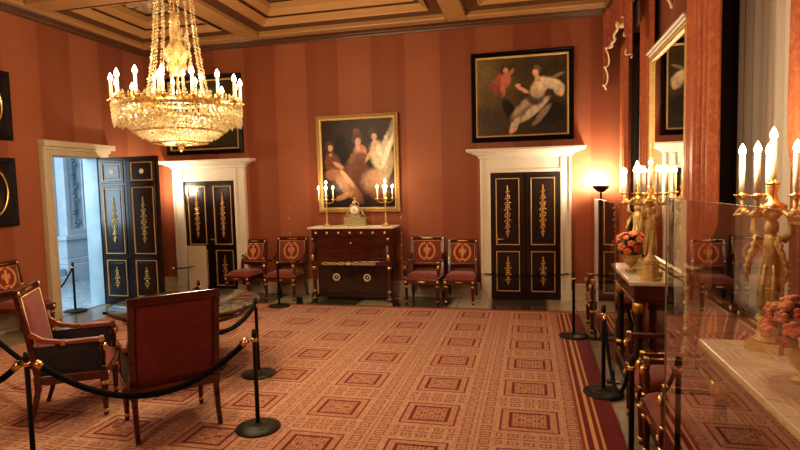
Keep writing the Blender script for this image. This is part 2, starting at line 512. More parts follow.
for i in range(3):
    for j in range(len(BY)-1):
        x0, x1, y0, y1 = BX[i][1], BX[i+1][0], BY[j][1], BY[j+1][0]
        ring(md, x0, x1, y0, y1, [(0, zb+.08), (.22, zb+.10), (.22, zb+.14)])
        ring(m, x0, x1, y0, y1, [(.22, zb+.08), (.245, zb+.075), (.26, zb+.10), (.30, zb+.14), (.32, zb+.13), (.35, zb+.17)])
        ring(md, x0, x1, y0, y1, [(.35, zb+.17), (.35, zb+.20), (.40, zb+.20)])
        ring(m, x0, x1, y0, y1, [(.40, zb+.20), (.42, zb+.18), (.45, zb+.22), (.49, zb+.27), (.50, zt-.04)])
        cx, cy = (x0+x1)/2, (y0+y1)/2; S = min(x1-x0, y1-y0)*.5 - .5
        zz = zt-.01
        mr.lathe([(S*.30, 0), (S*.34, -.05), (S*.24, -.07), (S*.12, -.10), (0, -.12)], (cx, cy, zz), 16)
        for ringi, (rr, n_) in enumerate(((S*.45, 10), (S*.72, 14))):
            for k in range(n_):
                a = 2*PI*k/n_
                mr.M = Matrix.Translation((cx+rr*math.cos(a), cy+rr*math.sin(a), zz-.03)) @ Matrix.Rotation(a, 4, 'Z')
                mr.ball((0, 0, 0), .10, 1.2, .65, .35, 7, 4); mr.M = Matrix.Identity(4)
struct(m.build('trim_2', 'ceil_gold'), 'gilt mouldings inside the ceiling coffers')
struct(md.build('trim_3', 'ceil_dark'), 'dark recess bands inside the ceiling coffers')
struct(mr.build('trim_4', 'ceil_pale'), 'carved plaster rosettes in the ceiling coffers')
# cornice running round the top of the walls
m = MB()
def corn(mb, a, b, n):     # polyline wall top; n = inward normal
    prof = [(0, -.06), (.02, -.06), (.03, -.035), (.06, -.02), (.07, .0), (.14, .01), (.16, .03)]
    a = Vector(a); b = Vector(b); n = Vector(n); vs = []; fs = []
    for d, z in prof: vs += [a + n*d + Vector((0, 0, ZC+z)), b + n*d + Vector((0, 0, ZC+z))]
    for i in range(len(prof)-1): fs.append((2*i, 2*i+1, 2*i+3, 2*i+2))
    mb.add(vs, fs)
corn(m, (XL, YB, 0), (XR, YB, 0), (0, -1, 0)); corn(m, (XL, YF, 0), (XL, YB, 0), (1, 0, 0)); corn(m, (XR, YB, 0), (XR, YF, 0), (-1, 0, 0))
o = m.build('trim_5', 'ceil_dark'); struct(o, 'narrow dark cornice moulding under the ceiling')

# ---- door surrounds
def surround(name, x0, x1, cx0, cx1, dx0, dx1, top, ctop, label):
    m = MB()
    y = YB
    jt = ctop - .16
    for a, b, s in ((x0, dx0, 1), (dx1, x1, -1)):
        m.box(a, b, y-.07, y, 0, jt)
        e0, e1 = (a, a+.035) if s == 1 else (b-.035, b)
        m.box(e0, e1, y-.09, y-.07, 0, jt)
        i0, i1 = (b-.05, b) if s == 1 else (a, a+.05)
        m.box(i0, i1, y-.085, y-.07, 0, jt)
        m.box(a-.015 if s == 1 else a, b if s == 1 else b+.015, y-.10, y, 0, .16)
    m.box(dx0, dx1, y-.07, y, top, jt)
    m.box(dx0, dx1, y-.085, y-.07, top, top+.05)
    # crown : mitred on three sides
    prof = [(.0, -.16), (.02, -.15), (.03, -.12), (.10, -.085), (.13, -.08), (.13, -.065), (.20, -.055), (.22, -.03), (.22, 0), (0, .0)]
    vs = []; fs = []
    ex = (cx1-cx0 - (x1-x0))/2/.22
    for d, z in prof:
        k = d*ex
        vs += [(x0-k, y, ctop+z), (x0-k, y-.07-d*.75, ctop+z), (x1+k, y-.07-d*.75, ctop+z), (x1+k, y, ctop+z)]
    for i in range(len(prof)-1):
        for k in range(3): fs.append((i*4+k, i*4+k+1, (i+1)*4+k+1, (i+1)*4+k))
    m.add(vs, fs)
    o = m.build(name, 'white_paint', bevel=.004); struct(o, label)
surround('trim_6', -.81, .625, -1.025, .838, RD[0], RD[1], RD[2], 2.475, 'cream door surround with projecting crown on the right')
surround('trim_7', -6.56, -5.075, -6.80, -4.90, LD[0], LD[1], LD[2], 2.475, 'cream door surround with projecting crown near the corner')
# left wall doorway surround
m = MB()
z1 = 2.72
m.box(XL, XL+.07, 6.77, LDY0, 0, z1-.14); m.box(XL, XL+.07, LDY1, 8.10, 0, z1-.14); m.box(XL, XL+.07, LDY0, LDY1, LDZ, z1-.14)
m.box(XL+.07, XL+.09, 6.77, 6.81, 0, z1-.14); m.box(XL, XL+.09, 6.77, 8.13, z1-.14, z1-.09); m.box(XL, XL+.13, 6.765, 8.20, z1-.09, z1)
m.box(XL+.07, XL+.085, 6.89, LDY0, 0, LDZ+.04)
m.box(XL-.22, XL, LDY0-.001, LDY0+.012, 0, LDZ); m.box(XL-.22, XL, LDY0, LDY1, LDZ-.01, LDZ+.001)
struct(m.build('trim_8', 'cream', bevel=.006), 'cream surround of the open doorway in the left wall')

m = MB().box(XL-.30, XL-.002, LDY1-.02, LDY1+.12, 0, LDZ+.02)
struct(m.build('trim_10', 'blue_stone', bevel=.004), 'bluish stone reveal on the far side of the open doorway')
# ---- hall seen through the doorway
m = MB()
struct(MB().box(-10.3, XL-.22, 11.6, 11.8, 0, 4.4).build('wall_hall_end', 'blue_stone'), 'far end wall of the hall beyond the doorway')
struct(MB().box(-10.3, XL-.22, 4.8, 5, 0, 4.4).build('wall_hall_near', 'blue_stone'), 'near end wall of the hall beyond the doorway')
m.box(-10.3, -10.1, 5, 11.6, 0, 4.4)
for y in (8.6, 9.3, 11.1): m.box(-10.1, -10.06, y, y+.42, .8, 3.9)
struct(m.build('wall_hall', 'blue_stone', bevel=.01), 'bluish marble wall of the hall beyond the doorway')
m = MB().box(-10.3, XL-.22, 4.8, 11.8, 4.4, 4.5); struct(m.build('ceiling_hall', 'blue_stone'), 'ceiling of the hall beyond the doorway')
# pilaster with carved relief
t = thing('carved_pilaster', 'pale bluish marble pilaster with carved relief seen through the open doorway', 'pilaster', (-9.995, 10.28, 0))
m = MB().box(-.10, .10, -.30, .30, 1.0, 3.25); m.box(.10, .13, -.30, -.19, 1.0, 3.25); m.box(.10, .13, .19, .30, 1.0, 3.25); m.box(.1, .13, -.19, .19, 3.1, 3.25); m.box(.1, .13, -.19, .19, 1.0, 1.12)
m.build('shaft', 'blue_white', t, bevel=.006)
m = MB().box(-.1, .28, -.50, .50, .0, .38); m.box(-.1, .22, -.44, .44, .38, .50); m.box(-.1, .18, -.40, .40, .50, .90); m.box(-.1, .24, -.46, .46, .90, 1.0)
m.build('pedestal', 'blue_white', t, bevel=.02)
m = MB()
for k in range(26):
    z = 1.2 + k*.072; s_ = .035 + .018*math.sin(k*1.7)
    m.ball((.115, .06*math.sin(k*1.1), z), s_, .5, 1.2, .8, 7, 4); m.ball((.11, -.05*math.sin(k*.9+1), z+.02), s_*.7, .5, 1, .9, 7, 4)
m.box(.09, .112, -.05, .05, 1.15, 3.08); m.build('relief_carving', 'blue_dark', t)
m = MB().box(-.1, .20, -.42, .42, 3.25, 3.4); m.build('capital', 'blue_white', t, bevel=.02)
t = thing('marble_step_block', 'pale stepped marble plinth beside the pilaster in the hall', 'plinth', (-9.80, 9.2, 0))
MB().box(-.28, .25, -.5, .5, 0, .16).build('step', 'blue_white', t, bevel=.01)
MB().box(-.28, .10, -.5, .5, .16, .32).build('step', 'blue_stone', t, bevel=.01)
o = MB().box(-10.0, XL-.02, 5.05, 11.5, .0, .012).build('hall_paving', marble('hall_marble', (.55, .64, .70), (.30, .38, .44), .2)); struct(o, 'pale marble paving of the hall'); o.name = 'floor_hall'

# ================================================================ DOORS
def garland(mb, cx, z0, z1, y, w):
    n = max(6, int((z1-z0)/.036)); H = z1-z0
    for k in range(n):
        t = (k+.5)/n; z = z0 + H*t
        ww = w*(.35 + .65*math.sin(PI*min(1, t*1.05))**.6)*(.7+.3*math.sin(k*2.4))
        mb.ball((cx, y, z), .016, 1, .5, 1.2, 6, 4)
        for s_ in (-1, 1):
            mb.M = Matrix.Translation((cx+s_*ww*.45, y, z+.006*s_)) @ Matrix.Rotation(s_*.7, 4, 'Y')
            mb.ball((0, 0, 0), .022, 1.0*ww/.05*.6, .4, .62, 6, 4); mb.M = Matrix.Identity(4)
    mb.ball((cx, y, z1+.02), .018, .7, .5, 2.0, 6, 4); mb.ball((cx, y, z0-.01), .014, .7, .5, 2.0, 6, 4)
def leaf(root, x0, x1, h, panels, y=0, z0=.02, body='dark_wood', label=None):
    """door leaf in XZ plane, front at -Y"""
    w = x1-x0; cx = (x0+x1)/2; m = MB(); mg = MB(); mi = MB()
    m.box(x0, x1, y-.02, y+.025, z0, h)
    for (a, b, kind) in panels:
        px0, px1 = x0+w*.15, x1-w*.15
        m.frame_profile(px0-.035, px1+.035, a-.035, b+.035, [(0, .02), (.006, .034), (.028, .034), (.035, .020)], y)
        mg.frame_profile(px0, px1, a, b, [(0, .021), (.002, .040), (.014, .040), (.018, .021)], y)
        mi.box(px0+.05, px1-.05, y-.028, y-.018, a+.05, b-.05)
    pan = m.build('door_leaf', body, root)
    mg.build('gilt_moulding', 'gold_matte', pan); mi.build('panel', 'dark_wood', pan, bevel=.006)
    mo = MB()
    for (a, b, kind) in panels:
        if kind == 'rosette':
            mo.lathe([(0, .02), (.03, .018), (.045, .0)], (0, 0, 0), 14)
            mo2 = MB(); c = (cx, y-.03, (a+b)/2)
            for k in range(8):
                q = 2*PI*k/8; mo2.ball((c[0]+.028*math.cos(q), c[1], c[2]+.028*math.sin(q)), .018, 1, .5, 1, 6, 4)
            mo2.ball(c, .022, 1, .7, 1, 8, 5); mo = mo2 if not mo.v or True else mo
            mo.build('rosette', 'ivory', pan); mo = MB()
        else:
            g = MB(); H = b-a; mid = (a+b)/2
            garland(g, cx, mid-H*kind*.5, mid+H*kind*.5, y-.036, w*.17); g.build('gilt_garland', 'gold', pan)
    return pan
def double_door(name, x0, x1, h, label, handle_side):
    t = thing(name, label, 'door', ((x0+x1)/2, YB-.03, 0)); t['kind'] = 'structure'
    hw = (x1-x0)/2
    for a, b in ((-hw, -.006), (.006, hw)):
        leaf(t, a, b, h, [(.13, .80, .58), (.90, h-.09, .70)])
    k = MB().lathe([(.0, 0), (.018, .004), (.018, .01), (.0, .012)], seg=10)
    m = MB(); hx = -hw*.82 if handle_side < 0 else .0
    m.tube([(hx, -.02, 1.0), (hx, -.07, 1.0), (hx+.10, -.075, 1.0)], .010, 6); m.box(hx-.015, hx+.015, -.03, -.02, .93, 1.07)
    m.build('door_handle', 'brass', t)
    return t
d = double_door('door_1', RD[0], RD[1], RD[2], 'closed dark double door with gilt garlands under the painting of a seated woman in white', -1)
d = double_door('door_2', LD[0], LD[1], LD[2], 'closed dark double door with gilt garlands, white board standing before it', 1)
t = thing('door_3', 'open dark door leaves with gilt panels standing into the room from left doorway', 'door', (XL+.02, LDY1-.04, 0)); t['kind'] = 'structure'
for a, b in ((0.02, .565), (.575, 1.16)):
    leaf(t, a, b, 2.50, [(.16, .78, .45), (.88, 2.00, .62), (2.10, 2.41, 'rosette')], z0=.02)
MB().box(.01, .02, -.03, .03, .02, 2.5).build('hinge_strip', 'black_metal', t)

# ================================================================ PAINTINGS
def mixc(a, b, t): return tuple(a[i]*(1-t)+b[i]*t for i in range(3))
def srgb(c):
    return tuple(((q/255)/12.92 if q/255 <= .04045 else ((q/255+.055)/1.055)**2.4) for q in c)
def grade(c):
    l = .3*c[0]+.6*c[1]+.1*c[2]; g = (l*1.12, l*.98, l*.78)
    return tuple(1.22*(q*.68+w*.32) for q, w in zip(c, g))
def canvas(parent, w, h, bg, strokes, nx=110, seed=0, y=-.01, oval=False, cz=None):
    """flat canvas in XZ plane centred on x=0, bottom z=0 ; paints soft strokes per vertex"""
    ny = max(20, int(nx*h/w)); vs = []; cols = []
    S = []
    for s_ in strokes:
        cx, cy, rx, ry, ang, col, al = s_[:7]; soft = s_[7] if len(s_) > 7 else .25
        S.append((cx, cy, rx, ry, math.cos(math.radians(ang)), math.sin(math.radians(ang)), grade(srgb(col)), al, soft))
    asp = h/w
    for j in range(ny):
        for i in range(nx):
            u, v = i/(nx-1), j/(ny-1)
            n = noise.noise(Vector((u*6+seed, v*6*asp, 0))); n2 = noise.noise(Vector((u*22+seed, v*22*asp, 3)))
            c = srgb(bg(u, v)); c = tuple(max(0, q*(1+.35*n+.2*n2)) for q in c)
            uu, vv = u + .010*n2, v + .010*n
            for cx, cy, rx, ry, ca, sa, col, al, soft in S:
                dx, dy = uu-cx, (vv-cy)*asp
                a_ = (dx*ca+dy*sa)/rx; b_ = (-dx*sa+dy*ca)/(ry*asp)
                d = math.sqrt(a_*a_+b_*b_)
                if d < 1+soft:
                    t = 1 if d < 1-soft else (1+soft-d)/(2*soft)
                    t = t*t*(3-2*t)*al
                    c = mixc(c, tuple(q*(1+.25*n2+.15*b_) for q in col), t)
            cols.append((max(0, c[0]), max(0, c[1]), max(0, c[2]), 1)); vs.append(((u-.5)*w, y, v*h))
    fs = [(j*nx+i, j*nx+i+1, (j+1)*nx+i+1, (j+1)*nx+i) for j in range(ny-1) for i in range(nx-1)]
    me = bpy.data.meshes.new('canvas'); me.from_pydata(vs, [], fs)
    at = me.color_attributes.new('paint', 'FLOAT_COLOR', 'POINT')
    for i, c in enumerate(cols): at.data[i].color = c
    me.materials.append(M['paint']); o = bpy.data.objects.new('canvas', me); COL.objects.link(o); o.parent = parent
    return o
def picture(name, label, x0, x1, z0, z1, fw, framemat, bg, strokes, tilt=0, inner='gold_matte', inner_w=.03, nx=150, seed=0):
    w, h = x1-x0, z1-z0
    t = thing(name, label, 'painting', ((x0+x1)/2, YB-.03, z0)); t.rotation_euler = (tilt, 0, 0)
    MB().frame_profile(-w/2, w/2, 0, h, [(0, -.02), (0, .04), (.02, .055), (fw*.5, .03), (fw*.8, .045), (fw, .02)]).build('frame', framemat, t)
    MB().frame_profile(-w/2+fw, w/2-fw, fw, h-fw, [(0, .022), (0, .034), (inner_w*.6, .03), (inner_w, .012)]).build('inner_slip', inner, t)
    MB().box(-w/2+.02, w/2-.02, 0.0, .02, .02, h-.02).build('backing', 'ebony', t)
    i = fw+inner_w*.8
    c = canvas(t, w-2*i, h-2*i, bg, strokes, nx, seed, y=-.012); c.location.z = i
    return t
def P1(x, y): return (x-60)/300, 1-(y-50)/352
def st(P, x, y, rx, ry, ang, col, al=1, soft=.24, sx=300, sy=352):
    u, v = P(x, y); return (u, v, rx/sx, ry/sy, ang, col, al, soft)
def bg1(u, v): return mixc((42, 26, 16), (70, 44, 24), v*.6)
q = lambda *a, **k: st(P1, *a, **k)
picture('painting', 'portrait of three women in long gowns, gilt frame, hanging above the writing cabinet', -3.646, -2.18, 1.475, 3.155, .055, 'gold_matte', bg1, [
    q(120, 370, 120, 60, 0, (38, 24, 16), .8), q(235, 90, 120, 40, 0, (58, 40, 24), .5),
    q(142, 175, 28, 68, 0, (20, 14, 10), .9), q(138, 125, 13, 17, 0, (24, 16, 12), .9),
    q(110, 240, 34, 60, 12, (112, 58, 36), .9), q(112, 268, 40, 22, 0, (158, 92, 62), .7), q(88, 205, 14, 34, -10, (116, 60, 36), .8), q(97, 185, 7, 12, 0, (190, 134, 96), .9),
    q(92, 158, 19, 26, 0, (78, 48, 28), .95), q(97, 162, 10, 13, 0, (196, 144, 104), 1), q(130, 232, 9, 26, 60, (196, 130, 90), .8),
    q(160, 315, 26, 62, 40, (150, 96, 52), .8), q(200, 255, 46, 62, -20, (108, 60, 36), .95), q(225, 300, 46, 66, -8, (92, 50, 30), .8),
    q(185, 330, 22, 70, 35, (166, 100, 52), .6), q(150, 355, 40, 12, 20, (176, 120, 66), .7),
    q(222, 180, 27, 30, 0, (196, 124, 84), 1), q(220, 205, 28, 24, 0, (112, 62, 38), .9), q(190, 200, 12, 30, -30, (138, 86, 50), .8), q(212, 160, 9, 16, 0, (198, 146, 104), 1),
    q(210, 126, 22, 30, 0, (86, 56, 34), .95), q(208, 100, 15, 15, 0, (112, 72, 42), .9), q(213, 141, 12, 16, 0, (208, 156, 114), 1), q(212, 162, 8, 12, 0, (210, 148, 106), 1),
    q(165, 285, 10, 44, 38, (206, 150, 104), .85),
    q(278, 300, 56, 52, 0, (150, 104, 72), .9), q(275, 292, 38, 36, 0, (174, 126, 92), .6), q(300, 350, 44, 24, 0, (120, 70, 40), .7),
    q(300, 200, 36, 60, 15, (206, 186, 150), .95), q(330, 235, 26, 62, -12, (178, 152, 116), .8), q(335, 150, 22, 66, -25, (214, 196, 158), .9), q(350, 95, 10, 42, -15, (150, 132, 98), .8),
    q(330, 190, 10, 56, -20, (238, 226, 196), .8), q(300, 180, 10, 30, 20, (240, 226, 198), .7),
    q(276, 108, 20, 24, 0, (70, 46, 30), .95), q(281, 123, 11, 15, 0, (206, 158, 118), 1), q(283, 150, 12, 14, 0, (214, 168, 130), .9), q(262, 190, 8, 38, -35, (216, 164, 120), .85)],
    tilt=.012, seed=1)
def P2(x, y): return (x-58)/314, 1-(y-85)/285
def bg2(u, v): return mixc(mixc((130, 108, 64), (80, 68, 44), min(1, u*1.6)), (56, 44, 30), max(0, .6-v))
q = lambda *a, **k: st(P2, *a, sx=314, sy=285, **k)
picture('painting', 'painting of seated woman in white with red cherub, black frame, above right double door', -.935, .668, 2.59, 4.015, .075, 'ebony', bg2, [
    q(90, 150, 60, 50, 0, (118, 96, 56), .6, .6), q(120, 310, 80, 50, 0, (70, 54, 32), .7, .6), q(230, 120, 90, 30, 0, (70, 60, 40), .6, .6), q(340, 330, 60, 50, 0, (58, 42, 26), .8, .6),
    q(175, 280, 20, 50, 30, (26, 20, 16), .9), q(300, 285, 70, 42, -15, (36, 34, 30), .85),
    q(138, 180, 26, 40, -25, (176, 70, 40), .95), q(160, 165, 18, 28, -10, (206, 104, 70), .9), q(120, 195, 12, 24, 40, (150, 60, 36), .8), q(150, 205, 9, 22, 0, (196, 110, 74), .8),
    q(155, 130, 15, 14, 0, (92, 50, 30), .95), q(160, 132, 9, 11, 0, (208, 136, 96), 1), q(178, 140, 6, 18, -40, (200, 120, 84), .8),
    q(235, 270, 26, 70, -52, (178, 158, 128), .95), q(215, 300, 14, 60, -48, (120, 104, 90), .8), q(260, 280, 14, 66, -50, (206, 192, 164), .85), q(285, 300, 12, 48, -40, (150, 138, 118), .8), q(190, 335, 12, 34, -30, (196, 176, 144), .85), q(184, 352, 14, 8, 20, (216, 160, 118), 1),
    q(262, 240, 30, 24, -20, (66, 66, 58), .9), q(272, 205, 26, 34, -12, (196, 176, 130), 1), q(288, 188, 22, 26, 0, (222, 206, 166), 1),
    q(325, 190, 36, 20, -28, (216, 202, 164), 1), q(345, 212, 18, 22, 0, (196, 180, 146), .95), q(340, 160, 24, 6, 20, (150, 136, 96), .8), q(352, 222, 8, 14, 0, (226, 190, 150), .9),
    q(220, 205, 26, 7, -32, (218, 156, 112), 1), q(203, 188, 9, 7, 0, (220, 160, 118), 1),
    q(268, 136, 15, 18, 0, (134, 88, 44), .95), q(264, 147, 10, 14, 0, (226, 172, 130), 1), q(272, 168, 9, 12, 0, (220, 166, 124), 1)],
    tilt=.0, seed=5, inner_w=.03)
picture('painting', 'dark painting in black frame above door near corner, partly behind chandelier', -6.66, -5.09, 2.59, 4.015, .075, 'ebony', lambda u, v: mixc((52, 44, 28), (84, 72, 44), v), [
    (.3, .4, .2, .25, 0, (90, 60, 36), .7), (.7, .45, .16, .2, 20, (120, 100, 70), .7), (.5, .8, .3, .1, 0, (110, 96, 62), .6)], seed=9, nx=60)
# oval portraits on the left wall
def oval_picture(label, zc, seed):
    t = thing('oval_portrait', label, 'painting', (XL+.03, 5.92, zc), PI/2)
    H, W = .47, .40
    MB().frame_profile(-W, W, -H, H, [(0, -.02), (0, .04), (.02, .05), (.06, .045), (.075, .025), (.10, .022)]).build('frame', 'ebony', t)
    # spandrel plate with oval hole
    n = 40; vs = []; fs = []
    for k in range(n):
        a = 2*PI*k/n; ca, sa = math.cos(a), math.sin(a); s_ = min((W-.09)/max(abs(ca), 1e-6), (H-.09)/max(abs(sa), 1e-6))
        vs += [(ca*.26, -.02, sa*.34), (ca*s_, -.022, sa*s_)]
    for k in range(n): k2 = (k+1) % n; fs.append((2*k, 2*k2, 2*k2+1, 2*k+1))
    MB().add(vs, fs).build('spandrel', 'ebony', t)
    MB().tube([(math.cos(2*PI*k/40)*.262, -.03, math.sin(2*PI*k/40)*.342) for k in range(40)], .017, 6, closed=True).build('oval_moulding', 'gold', t)
    c = canvas(t, .56, .72, lambda u, v: (40, 30, 22), [(.5, .2, .38, .25, 0, (80, 50, 34), .9), (.5, .62, .16, .17, 0, (206, 160, 122), 1), (.5, .78, .2, .1, 0, (60, 40, 26), .9), (.5, .38, .12, .06, 0, (220, 206, 180), .9)], 34, seed, y=-.005)
    c.location.z = -.36
    return t
oval_picture('upper oval portrait in square black frame on left wall', 3.145, 2)
oval_picture('lower oval portrait in square black frame on left wall', 1.955, 4)

# ================================================================ CHAIRS
def emblem_mesh(s=1.0, y=0, z=0, full=True):
    m = MB()
    for sgn in (-1, 1):
        for k in range(9):     # wreath leaves
            a = math.radians(-70 + k*17)
            x = sgn*.115*math.cos(a)*s; zz = z + .125*math.sin(a)*s
            m.M = Matrix.Translation((x, y, zz)) @ Matrix.Rotation(-sgn*a, 4, 'Y')
            m.ball((0, 0, 0), .018*s, 1.0, .22, 1.5, 6, 4); m.M = Matrix.Identity(4)
    m.ball((0, y, z), .030*s, 1, .2, 2.6, 8, 5); m.ball((0, y, z+.085*s), .020*s, 1, .25, 1, 8, 4)
    for sgn in (-1, 1): m.ball((sgn*.040*s, y, z+.02*s), .016*s, 1, .25, 2.4, 6, 4)
    m.ball((0, y, z-.095*s), .025*s, 1.6, .22, .6, 8, 4)
    return m
def make_chair(name, label, loc, rz, arms=True, closed=False, W=.60, group=None, wood='mahogany', vel='red_velvet', back_emblem=True, H=1.03):
    """front is -Y"""
    t = thing(name, label, 'chair', loc, rz, group)
    hw = W/2; D = .54; fy, by = -D/2, D/2; sz = .40
    # rear legs : sabre
    for s_ in (-1, 1):
        MB().bar([(s_*(hw-.03), by+.055, 0), (s_*(hw-.03), by+.015, .12), (s_*(hw-.03), by-.02, .28), (s_*(hw-.03), by-.02, sz)], [.034, .036, .042, .046], [.034, .036, .046, .05]).build('rear_leg', wood, t, bevel=.005)
        L = MB().lathe([(.016, 0), (.022, .03), (.018, .05), (.020, .07), (.027, .24), (.030, .27), (.026, .29), (.033, .31), (.033, sz-.06)], (s_*(hw-.035), fy+.035, 0), 12).build('front_leg', wood, t)
        MB().lathe([(.0245, .03), (.025, .045), (.0245, .055)], (s_*(hw-.035), fy+.035, 0), 10).build('gilt_shoe', 'gold', L)
        MB().lathe([(.033, .27), (.036, .285), (.033, .30)], (s_*(hw-.035), fy+.035, 0), 10).build('gilt_ring', 'gold', L)
    m = MB(); m.box(-hw, hw, fy, fy+.045, sz-.075, sz); m.box(-hw, hw, by-.045, by, sz-.075, sz)
    m.box(-hw, -hw+.045, fy+.045, by-.045, sz-.075, sz); m.box(hw-.045, hw, fy+.045, by-.045, sz-.075, sz)
    sf = m.build('seat_frame', wood, t, bevel=.004)
    balls('gilt_stud', 'stud', sf, [(x, fy-.002, sz-.038) for x in (-hw+.03, hw-.03)], .020, 1, .4, 1)
    balls('gilt_mount', 'gold', sf, [(0, fy-.002, sz-.038)], .014, 5, .3, .8)
    def cush(u, v):
        x = (u*2-1)*(hw-.012); y = fy+.008 + v*(D-.03)
        e = (1-abs(u*2-1)**5)*(1-abs(v*2-1)**5); return (x, y, sz + .004 + .085*e**.55)
    m = MB().grid(cush, 15, 15); m.build('seat', vel, t)
    # backrest : slightly reclined
    def bp(z): return by - .03 + (z-sz)*.16
    top = H
    lo = sz+.02 if closed else sz+.17
    for s_ in (-1, 1):
        MB().bar([(s_*(hw-.025), bp(sz-.02), sz-.02), (s_*(hw-.025), bp(.7), .70), (s_*(hw-.025), bp(top)+.012, top)], [.05, .046, .044], [.055, .045, .036]).build('back_post', wood, t, bevel=.005)
    tr = MB().bar([(-hw, bp(top)+.01, top-.005), (hw, bp(top)+.01, top-.005)], .042, .062, side=(0, 1, .16)).build('top_rail', wood, t, bevel=.008)
    balls('gilt_stud', 'stud', tr, [(x, bp(top)-.014, top-.005) for x in (-hw+.025, hw-.025)] + [(x, bp(.66)-.03, .66) for x in (-hw+.025, hw-.025)], .019, 1, .4, 1)
    balls('gilt_mount', 'gold', tr, [(0, bp(top)-.014, top-.005)], .012, 9, .35, .9, 10)
    MB().bar([(-hw+.04, bp(lo), lo), (hw-.04, bp(lo), lo)], .035, .045, side=(0, 1, .16)).build('lower_rail', wood, t, bevel=.006)
    x1 = hw-.05
    def pad(u, v, sgn):
        z = lo+.02 + v*(top-lo-.055); e = (1-abs(u*2-1)**6)*(1-abs(v*2-1)**6)
        return ((u*2-1)*x1, bp(z) + sgn*(.010+.022*e**.6), z)
    m = MB().grid(lambda u, v: pad(u, v, -1), 13, 13).grid(lambda u, v: pad(1-u, v, 1), 13, 13)
    bk = m.build('backrest', vel, t)
    # gold inner line on the front of the back
    m = MB()
    zz0, zz1 = lo+.03, top-.045
    for a, b in (((-x1, zz0), (x1, zz0)), ((x1, zz0), (x1, zz1)), ((x1, zz1), (-x1, zz1)), ((-x1, zz1), (-x1, zz0))):
        m.tube([(a[0], bp(a[1])-.014, a[1]), (b[0], bp(b[1])-.014, b[1])], .0055, 5)
    m.build('gilt_piping', 'gold_matte', bk)
    if back_emblem:
        zc = (lo+top)/2
        e = emblem_mesh(1.15, -.034, 0).build('woven_emblem', 'embroidery', bk); e.location = (0, bp(zc), zc); e.rotation_euler = (-.16, 0, 0)
    if arms:
        for s_ in (-1, 1):
            x = s_*(hw-.018); az = .665
            a = MB()
            P = [(x, bp(.74)-.01, .76), (x, bp(.70)-.09, .695), (x, .05, az), (x, fy+.10, az), (x, fy+.015, az-.004)]
            a.bar(P, [.04, .042, .046, .050, .052], [.045, .042, .036, .036, .04]); ar = a.build('armrest', 'mahogany_light' if closed else wood, t, bevel=.008)
            MB().bar([(x, fy+.05, az+.0), (x, fy+.02, az)], .054, .044).build('gilt_band', 'gold', ar)
            MB().bar([(x, .06, az), (x, .03, az)], .050, .041).build('gilt_band', 'gold', ar)
            sp = MB().lathe([(.026, 0), (.030, .03), (.020, .06), (.026, .13), (.020, .19), (.026, .245)], (x, fy+.035, sz), 12).build('arm_support', 'dark_wood' if closed else wood, t)
            MB().ball((x, fy+.012, az-.07), .028, .9, .8, 1.3, 8, 6).build('gilt_head', 'gold', sp); MB().ball((x, fy+.03, sz+.03), .030, 1, 1, .6, 8, 5).build('gilt_foot', 'gold', sp)
            if closed:
                def side(u, v, sg): 
                    y = fy+.06 + u*(bp(.6)-fy-.07); z = sz-.01 + v*(az-.015-sz); e = (1-abs(u*2-1)**6)*(1-abs(v*2-1)**6)
                    return (x+sg*(.008+.012*e), y, z)
                MB().grid(lambda u, v: side(u, v, 1), 7, 7).grid(lambda u, v: side(1-u, v, -1), 7, 7).build('side_panel', 'navy_velvet', t)
    return t
def face(fx, fy_): return math.atan2(fx, -fy_)
# near bergeres round the table
make_chair('armchair', 'dark red upholstered armchair seen from behind, in front of the round table', (-2.91, 3.87, .017), face(-.74, .673), True, True, W=.67, vel='dark_velvet', H=1.085, group='armchairs round the table')
make_chair('armchair', 'mahogany armchair with dark closed sides seen from the side, left of the round table', (-3.89, 3.97, .017), face(.84, .54), True, True, W=.62, vel='dark_velvet', back_emblem=False, H=1.10, group='armchairs round the table')
G = 'empire chairs along the back wall'
A = make_chair('armchair', 'red armchair with woven wreath immediately right of the writing cabinet', (-1.72, 8.84, 0), 0, True, False, W=.58, group=G, H=1.02)
dup(A, (-4.18, 8.80, 0), 0, 'red armchair with woven wreath immediately left of the writing cabinet', G)
B = make_chair('side_chair', 'armless red chair with woven wreath beside the right double door surround', (-1.12, 8.86, 0), 0, False, False, W=.50, group=G, H=.97)
dup(B, (-4.98, 8.84, 0), -.10, 'armless red chair with woven wreath beside the left double door surround', G)
dup(B, (-6.74, 6.02, 0), PI/2, 'dark chair against the left wall under the oval portraits', 'empire chairs along the side walls')
G2 = 'armchairs in the window bay'
dup(A, (1.0, 4.40, 0), -PI/2, 'red armchair in window bay beyond near console, closer to far console', G2)
dup(A, (1.0, 3.72, 0), -PI/2, 'red armchair in window bay directly beyond the near console', G2)
dup(A, (.97, 7.40, 0), -PI/2, 'red armchair beyond the far console under the far window curtains', G2)

# ================================================================ TABLE
t = thing('round_table', 'round table with dark marble top between the two upholstered armchairs', 'table', (-3.54, 5.06, .012))
MB().lathe([(0, .665), (.66, .665), (.70, .675), (.735, .69), (.75, .70), (.75, .72), (.74, .728), (0, .728)], seg=56).build('tabletop', 'marble_dark', t)
MB().lathe([(.745, .688), (.755, .695), (.755, .712), (.745, .718)], seg=56).build('table_rim', 'mahogany', t)
MB().lathe([(.60, .60), (.63, .60), (.64, .665), (.60, .665)], seg=48).build('apron', 'mahogany', t)
MB().lathe([(.10, .08), (.13, .12), (.09, .2), (.07, .35), (.10, .5), (.16, .60), (.3, .66)], seg=20).build('pedestal', 'mahogany', t)
MB().lathe([(.36, 0), (.38, .02), (.38, .06), (.20, .08), (.12, .10)], seg=24).build('foot', 'mahogany', t)

